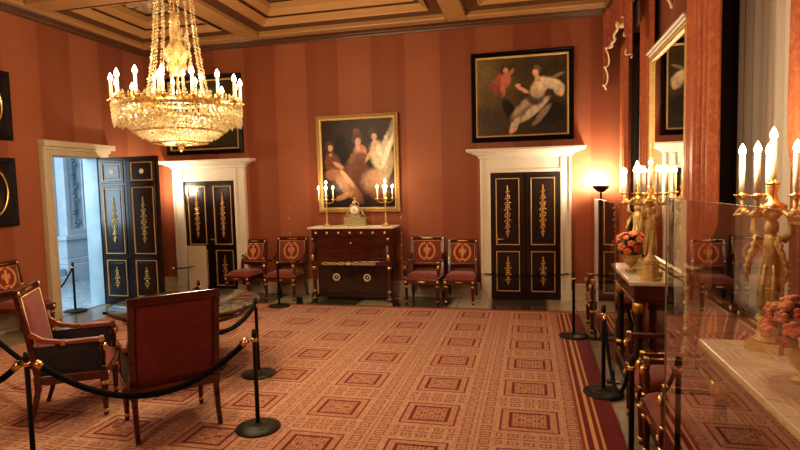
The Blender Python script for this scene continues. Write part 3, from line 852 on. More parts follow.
# ================================================================ STANCHIONS + ROPES
def make_stanchion(name, label, loc):
    t = thing(name, label, 'stanchion', loc, 0, 'dark barrier posts with ropes')
    MB().lathe([(0, 0), (.172, 0), (.176, .006), (.172, .016), (.09, .026), (.03, .034), (.022, .05), (0, .05)], seg=36).build('base', 'bronze_base', t)
    MB().lathe([(.017, .03), (.017, .74), (.021, .745), (.021, .775), (.017, .78), (.019, .79), (.012, .80), (0, .802)], seg=14).build('post', 'black_metal', t)
    MB().lathe([(.022, .70), (.026, .705), (.026, .725), (.022, .73)], seg=14).build('clip_ring', 'brass', t)
    return t
S = [((-2.12, 3.86), 'dark rope stanchion nearest, just right of the dark red armchair seen from behind'),
     ((-2.73, 5.03), 'dark rope stanchion second in line, right of the round table'),
     ((-3.43, 3.05), 'dark rope stanchion in front of the side-on armchair at left'),
     ((.62, 5.09), 'dark rope stanchion standing on the carpet border at right'),
     ((.61, 3.63), 'dark rope stanchion at lower right in front of the window bay armchairs'),
     ((-3.98, 8.10), 'thin dark stanchion in front of the chairs left of the writing cabinet'),
     ((-7.19, 7.33), 'dark rope stanchion standing in the bluish light of open doorway'),
     ((.50, 6.95), 'dark rope stanchion near the far right end of carpet'),
     ((-3.98, 5.93), 'dark rope stanchion behind the round table')]
first = make_stanchion('rope_stanchion', S[0][1], (*S[0][0], .012))
for (x, y), lab in S[1:]:
    dup(first, (x, y, .012 if (-6.6 < x < .655 and y < 8.3 and x > -6.6) else (.012 if x < -7 else 0)), 0, lab)
def rope(p, q, sag, label, r=.023, ends=True):
    t = thing('barrier_rope', label, 'rope', p, 0, 'black barrier ropes')
    p0 = Vector(p); d = Vector(q)-p0; u0 = d.normalized()*.026
    if ends: p0 = p0+u0; d = d-u0*2; t.location = p0
    n = 20
    pts = [tuple(d*(i/n) + Vector((0, 0, -4*sag*(i/n)*(1-i/n)))) for i in range(n+1)]
    MB().tube(pts, r, 8).build('rope', 'rope', t)
    if ends:
        for a, b in ((pts[0], pts[1]), (pts[-1], pts[-2])):
            a, b = Vector(a), Vector(b); u = (b-a).normalized()
            MB().tube([a, a+u*.06], [r*1.25, r*1.25], 8).build('hook', 'brass', t)
    return t
rope((-3.41, 3.06, .735), (-2.14, 3.84, .735), .34, 'black rope slung in front of the two near armchairs')
rope((-2.73, 5.0, .735), (-2.72, 4.32, .64), .06, 'short black rope running from second stanchion toward the round table', ends=False)
rope((-3.45, 3.04, .735), (-4.5, 3.0, .72), .22, 'black rope leaving the left stanchion toward the left picture edge')
rope((-4.1, 3.9, .30), (-5.6, 4.6, .42), .05, 'black rope passing behind the side-on armchair at the far left', ends=False)
rope((-7.19, 7.33, .735), (-7.08, 6.95, .46), .03, 'thin black rope hanging from the stanchion in the doorway', r=.012, ends=False)
rope((.62, 5.07, .735), (.61, 3.65, .735), .40, 'black rope sagging between the two right-hand stanchions', r=.014)
rope((-.84, 9.06, .44), (.66, 9.06, .46), .05, 'thin black rope stretched low across the right double door', r=.011)
rope((-5.92, 8.06, .62), (-5.72, 8.46, .60), .02, 'thin dark rope end between open door leaf and white board', r=.010)
rope((-3.96, 5.90, .735), (-4.55, 5.0, .60), .10, 'black rope dropping left from the stanchion behind the table', r=.017, ends=False)

# white information board
t = thing('white_board', 'plain white upright board standing before the closed door near corner', 'board', (-5.70, 8.50, 0), 0)
MB().box(-.18, .18, -.015, .015, .02, .95).build('panel', 'board_white', t, bevel=.004)
MB().box(-.18, .18, -.10, .10, 0, .02).build('foot', 'board_white', t)

# ================================================================ WRITING CABINET on the back wall
cx = -2.93
t = thing('writing_cabinet', 'glossy mahogany writing cabinet with gilt mounts below the portrait of three women', 'cabinet', (cx, 8.90, 0))
f0 = -.25
MB().box(-.74, .74, f0-.04, .24, 1.22, 1.25).build('marble_top', 'ivory', t, bevel=.006)
m = MB().box(-.68, .68, f0, .22, 1.09, 1.215); dr = m.build('frieze', 'mahogany', t, bevel=.005)
balls('gilt_stud', 'ivory', dr, [(-.60+k*.20, f0-.004, 1.155) for k in range(7)], .020, 1, .4, 1, 10)
bd = MB().box(-.66, .66, f0+.04, .22, .66, 1.09).build('fall_front', 'mahogany', t, bevel=.004)
MB().lathe([(0, 0), (.012, 0), (.016, .004), (0, .006)], (0, 0, 0), 10).build('keyhole', 'stud', bd).matrix_local = Matrix.Translation((0, f0+.036, .98)) @ Matrix.Rotation(PI/2, 4, 'X')
m = MB().box(-.70, .70, f0-.02, .22, .60, .68); mid = m.build('drawer', 'mahogany', t, bevel=.006)
m = MB()
for k, (x, sx_) in enumerate(((-.42, 1.6), (-.29, 1.3), (-.16, 1.3), (-.03, 1), (.10, 1.3), (.23, 1.3), (.36, 1.6))):
    m.tube([(x+.05*sx_*math.cos(a*PI/6), f0-.026, .64+.020*math.sin(a*PI/6)) for a in range(12)], .006, 5, closed=True)
m.ball((-.03, f0-.026, .64), .026, 1, .4, 1, 10, 5); m.box(-.50, .44, f0-.025, f0-.02, .636, .644)
m.build('gilt_scroll', 'stud', mid)
cp = MB().box(-.60, .60, f0+.06, .22, .10, .60).build('cupboard', 'dark_wood', t)
for s_ in (-1, 1):
    d = MB().box(.012 if s_ > 0 else -.585, .585 if s_ > 0 else -.012, f0+.045, f0+.062, .13, .58).build('door', 'dark_wood', t, bevel=.004)
    m = MB(); c = (s_*.27, f0+.038, .40)
    m.tube([(c[0]+.052*math.cos(a*PI/9), c[1], c[2]+.052*math.sin(a*PI/9)) for a in range(18)], .014, 6, closed=True); m.ball(c, .016, 1, .6, 1, 8, 5)
    m.build('gilt_ring_mount', 'ivory', d)
for s_ in (-1, 1):
    c = MB().lathe([(.042, .13), (.042, .17), (.032, .19), (.030, .52), (.040, .56), (.042, .60)], (s_*.655, f0+.03, 0), 14).build('column', 'mahogany', t)
    MB().lathe([(.044, .15), (.046, .17), (.044, .19)], (s_*.655, f0+.03, 0), 14).build('gilt_base', 'gold', c)
    MB().lathe([(.036, .53), (.046, .56), (.046, .59)], (s_*.655, f0+.03, 0), 14).build('gilt_capital', 'gold', c)
    c2 = MB().bar([(s_*.64, f0+.0, .68), (s_*.655, f0-.01, .80), (s_*.63, f0+.03, .95), (s_*.65, f0+.0, 1.09)], [.06, .05, .045, .07], [.06, .05, .045, .07]).build('console_bracket', 'mahogany', t, bevel=.008)
    MB().ball((s_*.655, f0-.03, .74), .035, .8, .6, 1.8, 8, 6).build('gilt_figure', 'gold', c2); MB().ball((s_*.655, f0-.03, 1.05), .022, 1, .6, 1, 8, 5).build('gilt_stud', 'gold', c2)
    ft = MB().lathe([(0, 0), (.045, .005), (.07, .035), (.07, .07), (.05, .10), (.045, .13)], (s_*.66, f0+.03, 0), 16).build('ball_foot', 'dark_wood', t)
    MB().lathe([(.071, .045), (.074, .052), (.071, .06)], (s_*.66, f0+.03, 0), 16).build('gilt_band', 'gold', ft)
    MB().ball((s_*.66, f0-.038, .052), .02, 1, .4, 1, 8, 5).build('gilt_stud', 'gold', ft)
MB().box(-.64, .64, f0+.05, .20, .06, .10).build('plinth', 'dark_wood', t)

# mantel clock
t = thing('mantel_clock', 'gilt mantel clock with figure, standing in the middle of the writing cabinet', 'clock', (-2.90, 8.88, 1.25))
MB().box(-.20, .20, -.07, .07, 0, .03).box(-.18, .18, -.06, .06, .03, .13).box(-.19, .19, -.065, .065, .13, .15).build('base', 'old_gilt', t, bevel=.005)
b = MB().box(-.09, .09, -.05, .05, .15, .22).lathe([(.10, -.05), (.105, 0), (.10, .05)], seg=20).build('case', 'old_gilt', t)
b.data.clear_geometry(); mm = MB(); mm.box(-.10, .10, -.05, .05, .15, .20); mm.M = Matrix.Translation((0, 0, .27)) @ Matrix.Rotation(PI/2, 4, 'X'); mm.lathe([(.085, -.05), (.09, -.03), (.09, .03), (.085, .05)], seg=24)
b.data.from_pydata(mm.v, [], mm.f); b.data.update()
d_ = MB(); d_.M = Matrix.Translation((0, -.052, .27)) @ Matrix.Rotation(PI/2, 4, 'X'); d_.lathe([(.0, .004), (.068, .004), (.070, -.002)], seg=24); dl = d_.build('dial', 'ivory', t)
MB().box(-.004, .004, -.060, -.056, .268, .320).box(-.003, .040, -.060, -.056, .266, .272).build('hands', 'ebony', dl)
m = MB().tube([(-.02, 0, .36), (-.01, 0, .40), (.0, 0, .44)], [.035, .028, .016], 8).ball((.0, -.005, .46), .018, 1, 1, 1.2, 8, 6).tube([(.01, 0, .42), (.05, 0, .40), (.08, 0, .36)], [.01, .009, .007], 6).tube([(-.03, 0, .37), (-.07, 0, .35), (-.09, 0, .30)], [.022, .016, .01], 6)
m.build('figure', 'old_gilt', t)
m = MB()
for s_ in (-1, 1): m.tube([(s_*.10, 0, .16), (s_*.13, -.01, .20), (s_*.12, 0, .26), (s_*.15, 0, .20), (s_*.17, 0, .16)], [.012, .014, .01, .012, .014], 6)
m.build('scrolls', 'old_gilt', t)

# ================================================================ CANDLES / CANDELABRA
def candle_into(parent, x, y, z, h=.12, r=.011, cup=True, fl=.017):
    c = MB().lathe([(r, 0), (r, h), (r*.5, h+.003), (0, h+.004)], (x, y, z), 10).build('candle', 'ivory', parent)
    if cup: MB().lathe([(.008, -.035), (.012, -.02), (.034, -.008), (.038, 0), (.016, .004), (.014, .016), (r, .018)], (x, y, z), 12).build('candle_cup', 'gold', c)
    MB().lathe([(.3*fl, 0), (fl*.85, .5*fl), (fl, 1.3*fl), (fl*.7, 2.3*fl), (fl*.25, 3.2*fl), (0, 3.6*fl)], (x, y, z+h+.002), 10).build('flame_bulb', 'flame', c)
    return c
def lamp(name, loc, watts, col=(1, .80, .55), r=.1):
    l = bpy.data.lights.new(name, 'POINT'); l.energy = watts; l.color = col; l.shadow_soft_size = r
    o = bpy.data.objects.new(name, l); COL.objects.link(o); o.location = loc; return o
def thin_candelabrum(label, loc):
    t = thing('candelabrum', label, 'candelabrum', loc, 0, 'slender candelabra on the writing cabinet')
    MB().lathe([(0, 0), (.07, 0), (.07, .015), (.045, .03), (.02, .05), (.012, .08), (.011, .38), (.018, .40), (.011, .43), (.014, .50)], seg=14).build('stem', 'gold_matte', t)
    for x, y, z in ((0, 0, .53), (-.13, -.02, .46), (.13, -.02, .46), (.045, -.11, .46), (-.05, .10, .46)):
        if x or y: MB().tube([(0, 0, .40), (x*.5, y*.5, .39), (x*.95, y*.95, .41), (x, y, z-.02)], .006, 6).build('branch', 'gold_matte', t)
        candle_into(t, x, y, z, .17 if (x or y) else .19, .011, True, .018)
    return t
thin_candelabrum('slender lit candelabrum at left end of the writing cabinet', (-3.40, 8.86, 1.25))
thin_candelabrum('slender lit candelabrum at right end of the writing cabinet', (-2.36, 8.86, 1.25))

def big_candelabrum(label, loc, rz, s=1.0, R=.24, n=6):
    t = thing('figure_candelabrum', label, 'candelabrum', loc, rz, 'gilt figure candelabra on the consoles'); t.scale = (s, s, s)
    MB().box(-.085, .085, -.085, .085, 0, .05).lathe([(.075, .05), (.08, .06), (.06, .08), (.055, .15), (.07, .17), (.06, .19)], seg=16).build('base', 'gold_matte', t)
    # winged figure carrying the branches
    m = MB()
    m.tube([(0, 0, .19), (.0, 0, .24), (.01, 0, .36), (-.005, 0, .47), (0, 0, .55), (0, 0, .60), (0, 0, .635)], [.05, .042, .048, .036, .048, .042, .018], 12)
    m.ball((0, 0, .665), .038, .9, 1, 1.2, 10, 7)
    for s_ in (-1, 1): m.tube([(s_*.055, 0, .595), (s_*.095, 0, .64), (s_*.085, 0, .72), (s_*.03, 0, .78)], [.020, .017, .014, .012], 8)
    for k in range(6): a = k*PI/3; m.tube([(.055*math.cos(a), .055*math.sin(a), .22), (.052*math.cos(a+.2), .052*math.sin(a+.2), .34), (.036*math.cos(a+.3), .045*math.sin(a+.3), .47)], [.012, .012, .006], 5)
    for s_ in (-1, 1):
        for k in range(5): m.tube([(s_*.03, .03, .60), (s_*(.055+.012*k), .05, .62-.045*k), (s_*(.06+.006*k), .055, .54-.045*k)], [.010, .014, .004], 5)
    m.build('figure', 'gold_matte', t)
    m = MB().lathe([(.02, .70), (.06, .75), (.07, .78), (.03, .80), (.02, .84), (.03, .88), (.015, .92)], seg=14); m.build('crown', 'gold', t)
    for k in range(n):
        a = 2*PI*k/n + .25; ca, sa = math.cos(a), math.sin(a)
        m = MB().tube([(.03*ca, .03*sa, .78), (.10*ca, .10*sa, .73), (.18*ca, .18*sa, .73), (R*.96*ca, R*.96*sa, .77), (R*ca, R*sa, .815)], [.012, .011, .010, .010, .012], 7)
        m.ball((.13*ca, .13*sa, .745), .02, 1, 1, 1.3, 6, 5); m.ball((R*.8*ca, R*.8*sa, .74), .015, 1, 1, 1, 6, 5)
        m.build('branch', 'gold_matte', t)
        candle_into(t, R*ca, R*sa, .84, .212, .015, True, .018)
    candle_into(t, 0, 0, .90, .225, .016, True, .019)
    return t
big_candelabrum('gilt figure candelabrum with lit candles on near marble console', (1.21, 3.20, 1.0), 2.356, .97, .142, 5)
big_candelabrum('gilt figure candelabrum on far console, behind the flower vase', (1.08, 6.17, 1.0), 0, .93, .155)
big_candelabrum('gilt figure candelabrum on far console, nearer end beside the gilt lantern', (1.085, 5.53, 1.0), .5, .93, .145)

# ================================================================ CONSOLES
def console(label, y0, y1, x0=.90, x1=1.30):
    cy = (y0+y1)/2; L = (y1-y0)/2
    t = thing('console_table', label, 'console table', ((x0+x1)/2, cy, 0), 0, 'marble topped consoles by the windows'); hx = (x1-x0)/2
    MB().box(-hx-.0, hx, -L, L, .96, 1.0).build('marble_top', 'marble_cream', t, bevel=.008)
    ap = MB().box(-hx+.04, hx, -L+.04, L-.04, .80, .96).build('apron', 'mahogany', t, bevel=.004)
    m = MB()
    m.box(-hx+.034, -hx+.04, -L+.05, L-.05, .805, .815); m.build('gilt_mount', 'gold', ap)
    for s_ in (-1, 1):
        c = MB().lathe([(.045, .12), (.045, .16), (.036, .18), (.032, .68), (.042, .74), (.045, .80)], (-hx+.09, s_*(L-.10), 0), 14).build('column', 'dark_wood', t)
        MB().lathe([(.040, .685), (.056, .73), (.056, .785), (.046, .80)], (-hx+.09, s_*(L-.10), 0), 14).build('gilt_capital', 'gold', c)
        MB().lathe([(.05, .13), (.052, .15), (.047, .175)], (-hx+.09, s_*(L-.10), 0), 14).build('gilt_base', 'gold', c)
        MB().box(hx-.07, hx-.01, s_*(L-.10)-.05, s_*(L-.10)+.05, .12, .80).build('back_pilaster', 'mahogany', t, bevel=.004)
    MB().box(hx-.03, hx-.012, -L+.15, L-.15, .14, .80).build('back_panel', 'mahogany', t)
    MB().box(-hx+.03, hx, -L+.03, L-.03, .0, .12).build('plinth', 'mahogany', t, bevel=.006)
    return t
console('near console with long cream marble top and mahogany base, right foreground', 2.10, 3.38, .92, 1.37)
console('far console with cream marble top carrying flowers and gilt candelabra', 5.22, 6.44, .86, 1.30)

def flowers(label, loc, s=1.0, n=34, seed=1):
    R = random.Random(seed)
    t = thing('flower_vase', label, 'vase', loc, 0, 'flower arrangements on the consoles'); t.scale = (s, s, s)
    MB().lathe([(0, 0), (.055, 0), (.055, .02), (.02, .035), (.018, .05), (.06, .09), (.085, .14), (.08, .17), (.095, .185), (.085, .185), (.07, .16)], seg=20).build('vase', 'gold_matte', t)
    m = MB()
    for k in range(40):
        a = R.uniform(0, 2*PI); el = R.uniform(-.2, 1.4); r = .17*R.uniform(.7, 1.05)
        c = (r*math.cos(a)*math.cos(el), r*math.sin(a)*math.cos(el), .25+r*.8*math.sin(el))
        m.M = Matrix.Translation(c) @ Matrix.Rotation(a, 4, 'Z') @ Matrix.Rotation(-el, 4, 'Y'); m.ball((0, 0, 0), .05, 1.0, .45, .12, 6, 4); m.M = Matrix.Identity(4)
    m.ball((0, 0, .25), .12, 1, 1, .9, 10, 7)
    m.build('foliage', 'leaf_green', t)
    for k in range(n):
        a = k*2.39996; zt_ = 1 - (k+.5)/n*1.25; el = math.asin(max(-1, min(1, zt_))); r = .185*R.uniform(.9, 1.12)
        c = Vector((r*math.cos(a)*math.cos(el), r*math.sin(a)*math.cos(el), .26+r*.85*math.sin(el)))
        m = MB(); rr = R.uniform(.028, .042)
        m.ball(c, rr*.55, 1, 1, 1, 6, 5)
        for p in range(5):
            b = 2*PI*p/5
            d = Vector((c.x, c.y, c.z-.26)).normalized(); u = d.orthogonal().normalized(); w = d.cross(u)
            pc = c + (u*math.cos(b)+w*math.sin(b))*rr*.62
            m.ball(pc, rr*.6, 1, 1, .85, 6, 5)
        m.build('blossom', R.choice(['flower_orange', 'flower_pink', 'flower_orange', 'flower_pink', 'flower_red']), t)
    return t
flowers('gilt vase of orange and pink flowers on near marble console', (1.16, 2.70, 1.0), .88, 34, 3)
flowers('gilt vase of orange and pink flowers on far console', (.965, 5.84, 1.0), .92, 30, 5)
t = thing('gilt_lantern', 'small gilt lantern shaped ornament at near end of far console', 'ornament', (1.05, 5.325, 1.0))
MB().lathe([(0, 0), (.085, 0), (.085, .02), (.07, .03), (.07, .15), (.08, .16), (.06, .18)], seg=8, smooth=False).build('body', 'gold_matte', t)
MB().lathe([(.075, .16), (.05, .20), (.02, .24), (.01, .27), (.016, .285), (0, .30)], seg=12).build('roof', 'gold_matte', t)

# ================================================================ MIRROR on the pier
MY0, MY1, MZ0, MZ1 = 5.12, 6.62, 1.02, 3.24
t = thing('pier_mirror', 'tall gilt framed pier mirror above far console reflecting the room', 'mirror', (XR-.005, (MY0+MY1)/2, 0), -PI/2)
w = (MY1-MY0)/2
MB().box(-w+.02, w-.02, -.13, 0, MZ0, MZ1).build('backing', 'dark_wood', t)
MB().box(-w+.07, w-.07, -.146, -.132, MZ0+.07, MZ1-.05).build('glass', 'mirror', t)
MB().frame_profile(-w, w, MZ0, MZ1, [(0, 0), (0, .155), (.015, .175), (.035, .165), (.06, .172), (.075, .147)]).build('frame', 'gold_matte', t)
m = MB().box(-w, w+.0, -.185, 0, MZ1, MZ1+.03).box(-w-.015, w+.015, -.205, 0, MZ1+.03, MZ1+.055); m.build('cornice', 'cream', t, bevel=.01)

# ================================================================ WINDOWS, CURTAINS
def window(name, y0, y1, label):
    t = thing(name, label, 'window', (XR+.36, (y0+y1)/2, 0)); t['kind'] = 'structure'
    hw = (y1-y0)/2
    m = MB()
    m.box(-.03, .03, -hw, -hw+.09, .25, WZ); m.box(-.03, .03, hw-.09, hw, .25, WZ); m.box(-.03, .03, -hw, hw, .25, .36); m.box(-.03, .03, -hw, hw, WZ-.1, WZ)
    m.box(-.025, .025, -.04, .04, .3, WZ)
    for k in range(1, 5): m.box(-.02, .02, -hw+.05, hw-.05, .3+k*.74, .335+k*.74)
    m.build('window_frame', 'cream', t)
    MB().box(-.004, .004, -hw+.05, hw-.05, .3, WZ-.05).build('pane', glass_mat('window_glass', (.25, .27, .30), 1.5), t)
    return t
window('window_1', W1[0], W1[1], 'tall near window behind sheer curtain')
window('window_2', W2[0], W2[1], 'tall far window between drapes')
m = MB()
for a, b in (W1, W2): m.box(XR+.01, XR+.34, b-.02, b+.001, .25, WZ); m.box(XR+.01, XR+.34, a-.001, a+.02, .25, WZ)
struct(m.build('trim_9', 'dark_wood'), 'dark lining added for the shade in the window reveals')  # dark boards stand in for the shade of the reveals
o = MB().box(XR+.45, XR+.5, YF, YB, 0, ZC).build('wall_outside', 'outside'); struct(o, 'dark shutters behind the windows')

def drape(name, label, fn_edges, z0, z1, x0, amp, folds, matn='drape', cat='curtain', solid=.006, nz=26, group=None, nu=None):
    """fn_edges(z)->(ya,yb,dx) ; sheet hanging in the YZ plane"""
    t = thing(name, label, cat, (x0, 0, 0), 0, group)
    nu = nu or folds*14+1
    def fn(u, v):
        z = z0+(z1-z0)*v; ya, yb, dx = fn_edges(z)
        wob = .18*math.sin(v*7+u*9)
        f_ = math.sin(2*PI*folds*u + wob) + .35*math.sin(4.3*PI*folds*u+1+wob)
        k = 1.0 + .15*math.sin(u*17)
        return (dx + amp*f_*k, ya+(yb-ya)*u + .010*math.cos(2*PI*folds*u), z)
    MB().grid(fn, nu, nz).build('cloth', matn, t, solid=solid)
    return t
def lerp(a, b, t): return a+(b-a)*max(0, min(1, t))
def sstep(t): t = max(0, min(1, t)); return t*t*(3-2*t)
# near window, far-side drape : gathered by a tie at z ~ 1.2
def eC(z):
    if z > 1.20:
        k = sstep((z-1.20)/.42); return (lerp(4.72, 4.28, k), lerp(4.90, 5.02, k), 0)
    k = sstep((1.20-z)/.5); return (lerp(4.74, 4.72, k), lerp(4.90, 4.98, k), 0)
tc = drape('curtain', 'orange silk drape with tieback at far side of near window', eC, .03, 4.30, 1.27, .026, 5, group='silk window drapes')
m = MB().tube([(0.05*math.cos(a*PI/8)+0, 4.82+.10*math.sin(a*PI/8), 1.20) for a in range(16)], .018, 6, closed=True); m.build('tieback', 'fringe', tc)
m = MB()
for k in range(16): m.ball((-.07, 4.74, 1.14-k*.036), .014 if k % 3 else .024, 1, 1, 1, 8, 5)
m.lathe([(.012, .12), (.030, .10), (.034, 0), (.028, -.03)], (-.07, 4.74, .46), 10); m.build('tassel', 'fringe', tc)
def eD(z):
    if z > 1.25:
        k = sstep((z-1.25)/.9); return (lerp(2.70, 2.86, k), lerp(2.98, 3.50, k), 0)
    return (2.70, 2.98, 0)
drape('curtain', 'orange silk drape at the right edge, near side of near window', eD, 1.03, 4.30, 1.405, .018, 5, group='silk window drapes')
drape('curtain', 'orange silk drape in the far right corner beyond far window', lambda z: (8.46, 9.02, 0), .03, 4.30, 1.345, .026, 4, group='silk window drapes')
drape('curtain', 'orange silk drape between far window and pier mirror', lambda z: (6.90, 7.66, 0), .03, 4.30, 1.375, .020, 4, group='silk window drapes')
drape('sheer_curtain', 'pale grey sheer curtain hanging inside the near window', lambda z: (3.66, 4.92, 0), .30, 4.02, 1.62, .028, 8, 'sheer', 'curtain', solid=0)
drape('sheer_curtain', 'dark sheer curtain inside the far window', lambda z: (7.66, 8.74, 0), .30, 4.02, 1.66, .018, 12, 'sheer', 'curtain', solid=0)

# valances (pelmets with hanging tails)
def valance(label, y0, y1, x=1.16, group='silk pelmets over the windows'):
    t = thing('window_valance', label, 'valance', (x, 0, 0), 0, group)
    zt_ = 4.46
    MB().box(0.02, .27, y0, y1, 4.34, zt_).build('pelmet_box', 'dark_wood', t)
    def fn(u, v):
        y = y0+(y1-y0)*u; drop = .42 + .16*math.sin(PI*((u*2) % 1.0)) 
        return (-.005+.018*math.sin(u*60)*(1-v*.6) , y, zt_-drop*(1-v))
    MB().grid(fn, 80, 10).build('swag', 'valance', t, solid=.006)
    pts = [Vector(fn(i/60, 0)) for i in range(61)]
    MB().tube([p+Vector((-.004, 0, -.02)) for p in pts], .016, 5, ry=2).build('fringe', 'fringe', t)
    # tails : pleated jabots with stepped hems
    for (ya, yb, sg) in ((y1-.42, y1, 1), (y0, y0+.40, -1)):
        def tf(u, v, ya=ya, yb=yb, sg=sg):
            uu = u if sg > 0 else 1-u
            drop = .45 + .72*uu + .05*math.sin(uu*18)
            y = ya+(yb-ya)*u + .03*(1-v)*math.sin(u*19)
            return (-.035+.035*math.sin(u*19+.6), y, zt_-drop*(1-v))
        MB().grid(tf, 40, 12).build('tail', 'valance', t, solid=.006)
        MB().tube([Vector(tf(i/40, 0))+Vector((-.004, 0, -.008)) for i in range(41)], .013, 5).build('tail_fringe', 'fringe', t)
    return t
valance('terracotta silk pelmet with fringed tails over far window', 6.92, 9.14)
valance('terracotta silk pelmet with fringed tails over near window', 2.72, 5.05)

# ================================================================ GLASS BARRIERS
def glass_barrier(label, x0, y0, x1, y1, z1, mat='pane', posts=True, group='clear glass barrier panels', dots=False):
    L = math.hypot(x1-x0, y1-y0); t = thing('glass_barrier', label, 'glass panel', (x0, y0, 0), math.atan2(y1-y0, x1-x0), group)
    MB().add([(0, 0, .06), (L, 0, .06), (L, 0, z1), (0, 0, z1)], [(0, 1, 2, 3)]).build('glass_pane', mat, t)
    if not dots: MB().box(0, L, -.002, .002, z1, z1+.003).build('top_edge', 'edge_glass', t)
    for x in (0, L):
        p = MB().box(x-.003, x+.003, -.004, .004, .0, z1).build('edge_post', 'edge_glass', t)
        if dots:
            balls('clip', 'gold', p, [(x, -.012, z) for z in (.78, .98, 1.18, 1.42)], .012, 1, .6, 1)
    for x in (.12, L-.12): MB().box(x-.05, x+.05, -.06, .06, 0, .015).box(x-.05, x+.05, -.012, .012, .015, .12).build('foot', 'black_metal', t)
    return t
glass_barrier('tall clear glass barrier panel in front of near console, reflecting the carpet', .745, 1.35, .745, 3.36, 1.80)
glass_barrier('tall clear glass barrier panel in front of far console', .745, 5.30, .745, 7.02, 1.70)
glass_barrier('clear glass barrier panel with gilt clips before the writing cabinet', -3.86, 8.36, -1.98, 8.36, 1.62, 'pane_thin', dots=True)

# ================================================================ UPLIGHTERS
def uplighter(label, loc, h, watts):
    t = thing('uplighter_lamp', label, 'floor lamp', loc, 0, 'black standing uplighters')
    MB().lathe([(0, 0), (.13, 0), (.13, .015), (.02, .03), (0, .03)], seg=24).build('base', 'black_metal', t)
    MB().lathe([(.016, .03), (.016, h-.10), (.03, h-.08)], seg=10).build('pole', 'black_metal', t)
    MB().lathe([(.02, h-.10), (.06, h-.085), (.115, h-.03), (.125, h), (.11, h), (.05, h-.05), (0, h-.05)], seg=24).build('bowl', 'black_metal', t)
    MB().lathe([(0, h-.04), (.06, h-.04), (.09, h-.02), (0, h-.012)], seg=20).build('bulb', 'lamp_glow', t)
    l = lamp('uplighter_light', (loc[0], loc[1], h+.05), watts, (1, .87, .68), .08)
    l.parent = t; l.location = (0, 0, h+.06)
    return t
uplighter('black standing uplighter glowing on back wall beside the right door', (1.04, 8.88, 0), 1.84, 75)
uplighter('black standing uplighter glowing in the left corner behind the open door', (-6.62, 8.55, 0), 1.86, 40)

# ================================================================ CHANDELIER
CX, CY = -3.27, 4.70
t = thing('chandelier', 'large crystal chandelier with lit candles hanging above the round table', 'chandelier', (CX, CY, 0))
ZR = 2.70
MB().tube([(.55*math.cos(2*PI*k/48), .55*math.sin(2*PI*k/48), ZR) for k in range(48)], .020, 6, closed=True, ry=1.8).build('ring', 'gold', t)
MB().tube([(.30*math.cos(2*PI*k/36), .30*math.sin(2*PI*k/36), ZR+.05) for k in range(36)], .014, 6, closed=True, ry=1.6).build('inner_ring', 'gold', t)
MB().tube([(0, 0, ZR), (0, 0, ZC+.42)], .012, 8).build('chain', 'gold', t)
MB().lathe([(.03, 3.0), (.05, 3.05), (.10, 3.16), (.12, 3.22), (.06, 3.30), (.03, 3.45), (.05, 3.5), (.02, 3.6)], seg=14).build('stem', 'gold_matte', t)
MB().lathe([(.10, 4.02), (.19, 4.05), (.21, 4.10), (.12, 4.16), (.04, 4.2)], seg=20).build('crown', 'gold', t)
# bead strands from crown to inner ring
for k in range(16):
    a = 2*PI*k/16; m = MB(); N = 40
    for i in range(N):
        v = i/(N-1); z = 4.04 - v*(4.04-ZR-.06)
        r = .165 + (.29-.165)*(v**2.1)
        rr = (.012 + .005*v) * (1.3 if i % 3 == 0 else .85)
        m.gem((r*math.cos(a), r*math.sin(a), z), rr, rr*1.05)
    m.build('bead_strand', 'crystal', t)
# inner leaf crystals at mid height
m = MB()
R_ = random.Random(4)
for k in range(70):
    a = R_.uniform(0, 2*PI); r = R_.uniform(.03, .13); z = R_.uniform(3.05, 3.45)
    m.gem((r*math.cos(a), r*math.sin(a), z), .018, .04)
tag(m.build('crystal_cluster', 'crystal', t), kind='stuff')
# arms, cups, candles
NC = 15
for k in range(NC):
    a = 2*PI*k/NC + .08; ca, sa = math.cos(a), math.sin(a); R0 = .57
    MB().tube([(.42*ca, .42*sa, ZR+.01), (R0*.9*ca, R0*.9*sa, ZR-.03), (R0*ca, R0*sa, ZR+.01), (R0*ca, R0*sa, ZR+.03)], .009, 6).build('arm', 'gold', t)
    candle_into(t, R0*ca, R0*sa, ZR+.045, .170, .0135, True, .021)
for k in range(6):
    a = 2*PI*k/6 + .3; candle_into(t, .22*math.cos(a), .22*math.sin(a), ZR+.12, .14, .012, True, .018)
# skirts of crystals
def skirt(name, levels, rad_seg, gem=(.016, .036)):
    m = MB()
    for (r, z, n_) in levels:
        for k in range(n_):
            a = 2*PI*(k+R_.random()*.4)/n_; m.gem((r*math.cos(a), r*math.sin(a), z+R_.uniform(-.012, .012)), gem[0]*R_.uniform(.8, 1.2), gem[1]*R_.uniform(.8, 1.2))
    o = m.build(name, 'crystal', t); tag(o, kind='stuff'); return o
skirt('crystal_skirt', [(.575-.002*i, ZR-.01-.034*i, 76) for i in range(5)], 0)
skirt('crystal_garland', [(.53+.045*math.sin(i), ZR+.03+.02*i, 64) for i in range(3)], 0, (.018, .026))
lv = []
for i in range(13):
    v = i/12; r = .50 - .20*v - .26*v**5; z = ZR-.12 - .22*v
    lv.append((r, z, int(16+84*r/.5)))
skirt('crystal_bowl', lv, 0, (.017, .026))
for rr, zz in ((.505, ZR-.125), (.40, ZR-.23), (.25, ZR-.335)):
    MB().tube([(rr*math.cos(2*PI*k/40), rr*math.sin(2*PI*k/40), zz) for k in range(40)], .009, 5, closed=True).build('bowl_hoop', 'gold', t)
MB().lathe([(0, ZR-.42), (.025, ZR-.40), (.03, ZR-.38), (.015, ZR-.36), (.05, ZR-.35)], seg=12).build('finial', 'gold', t)

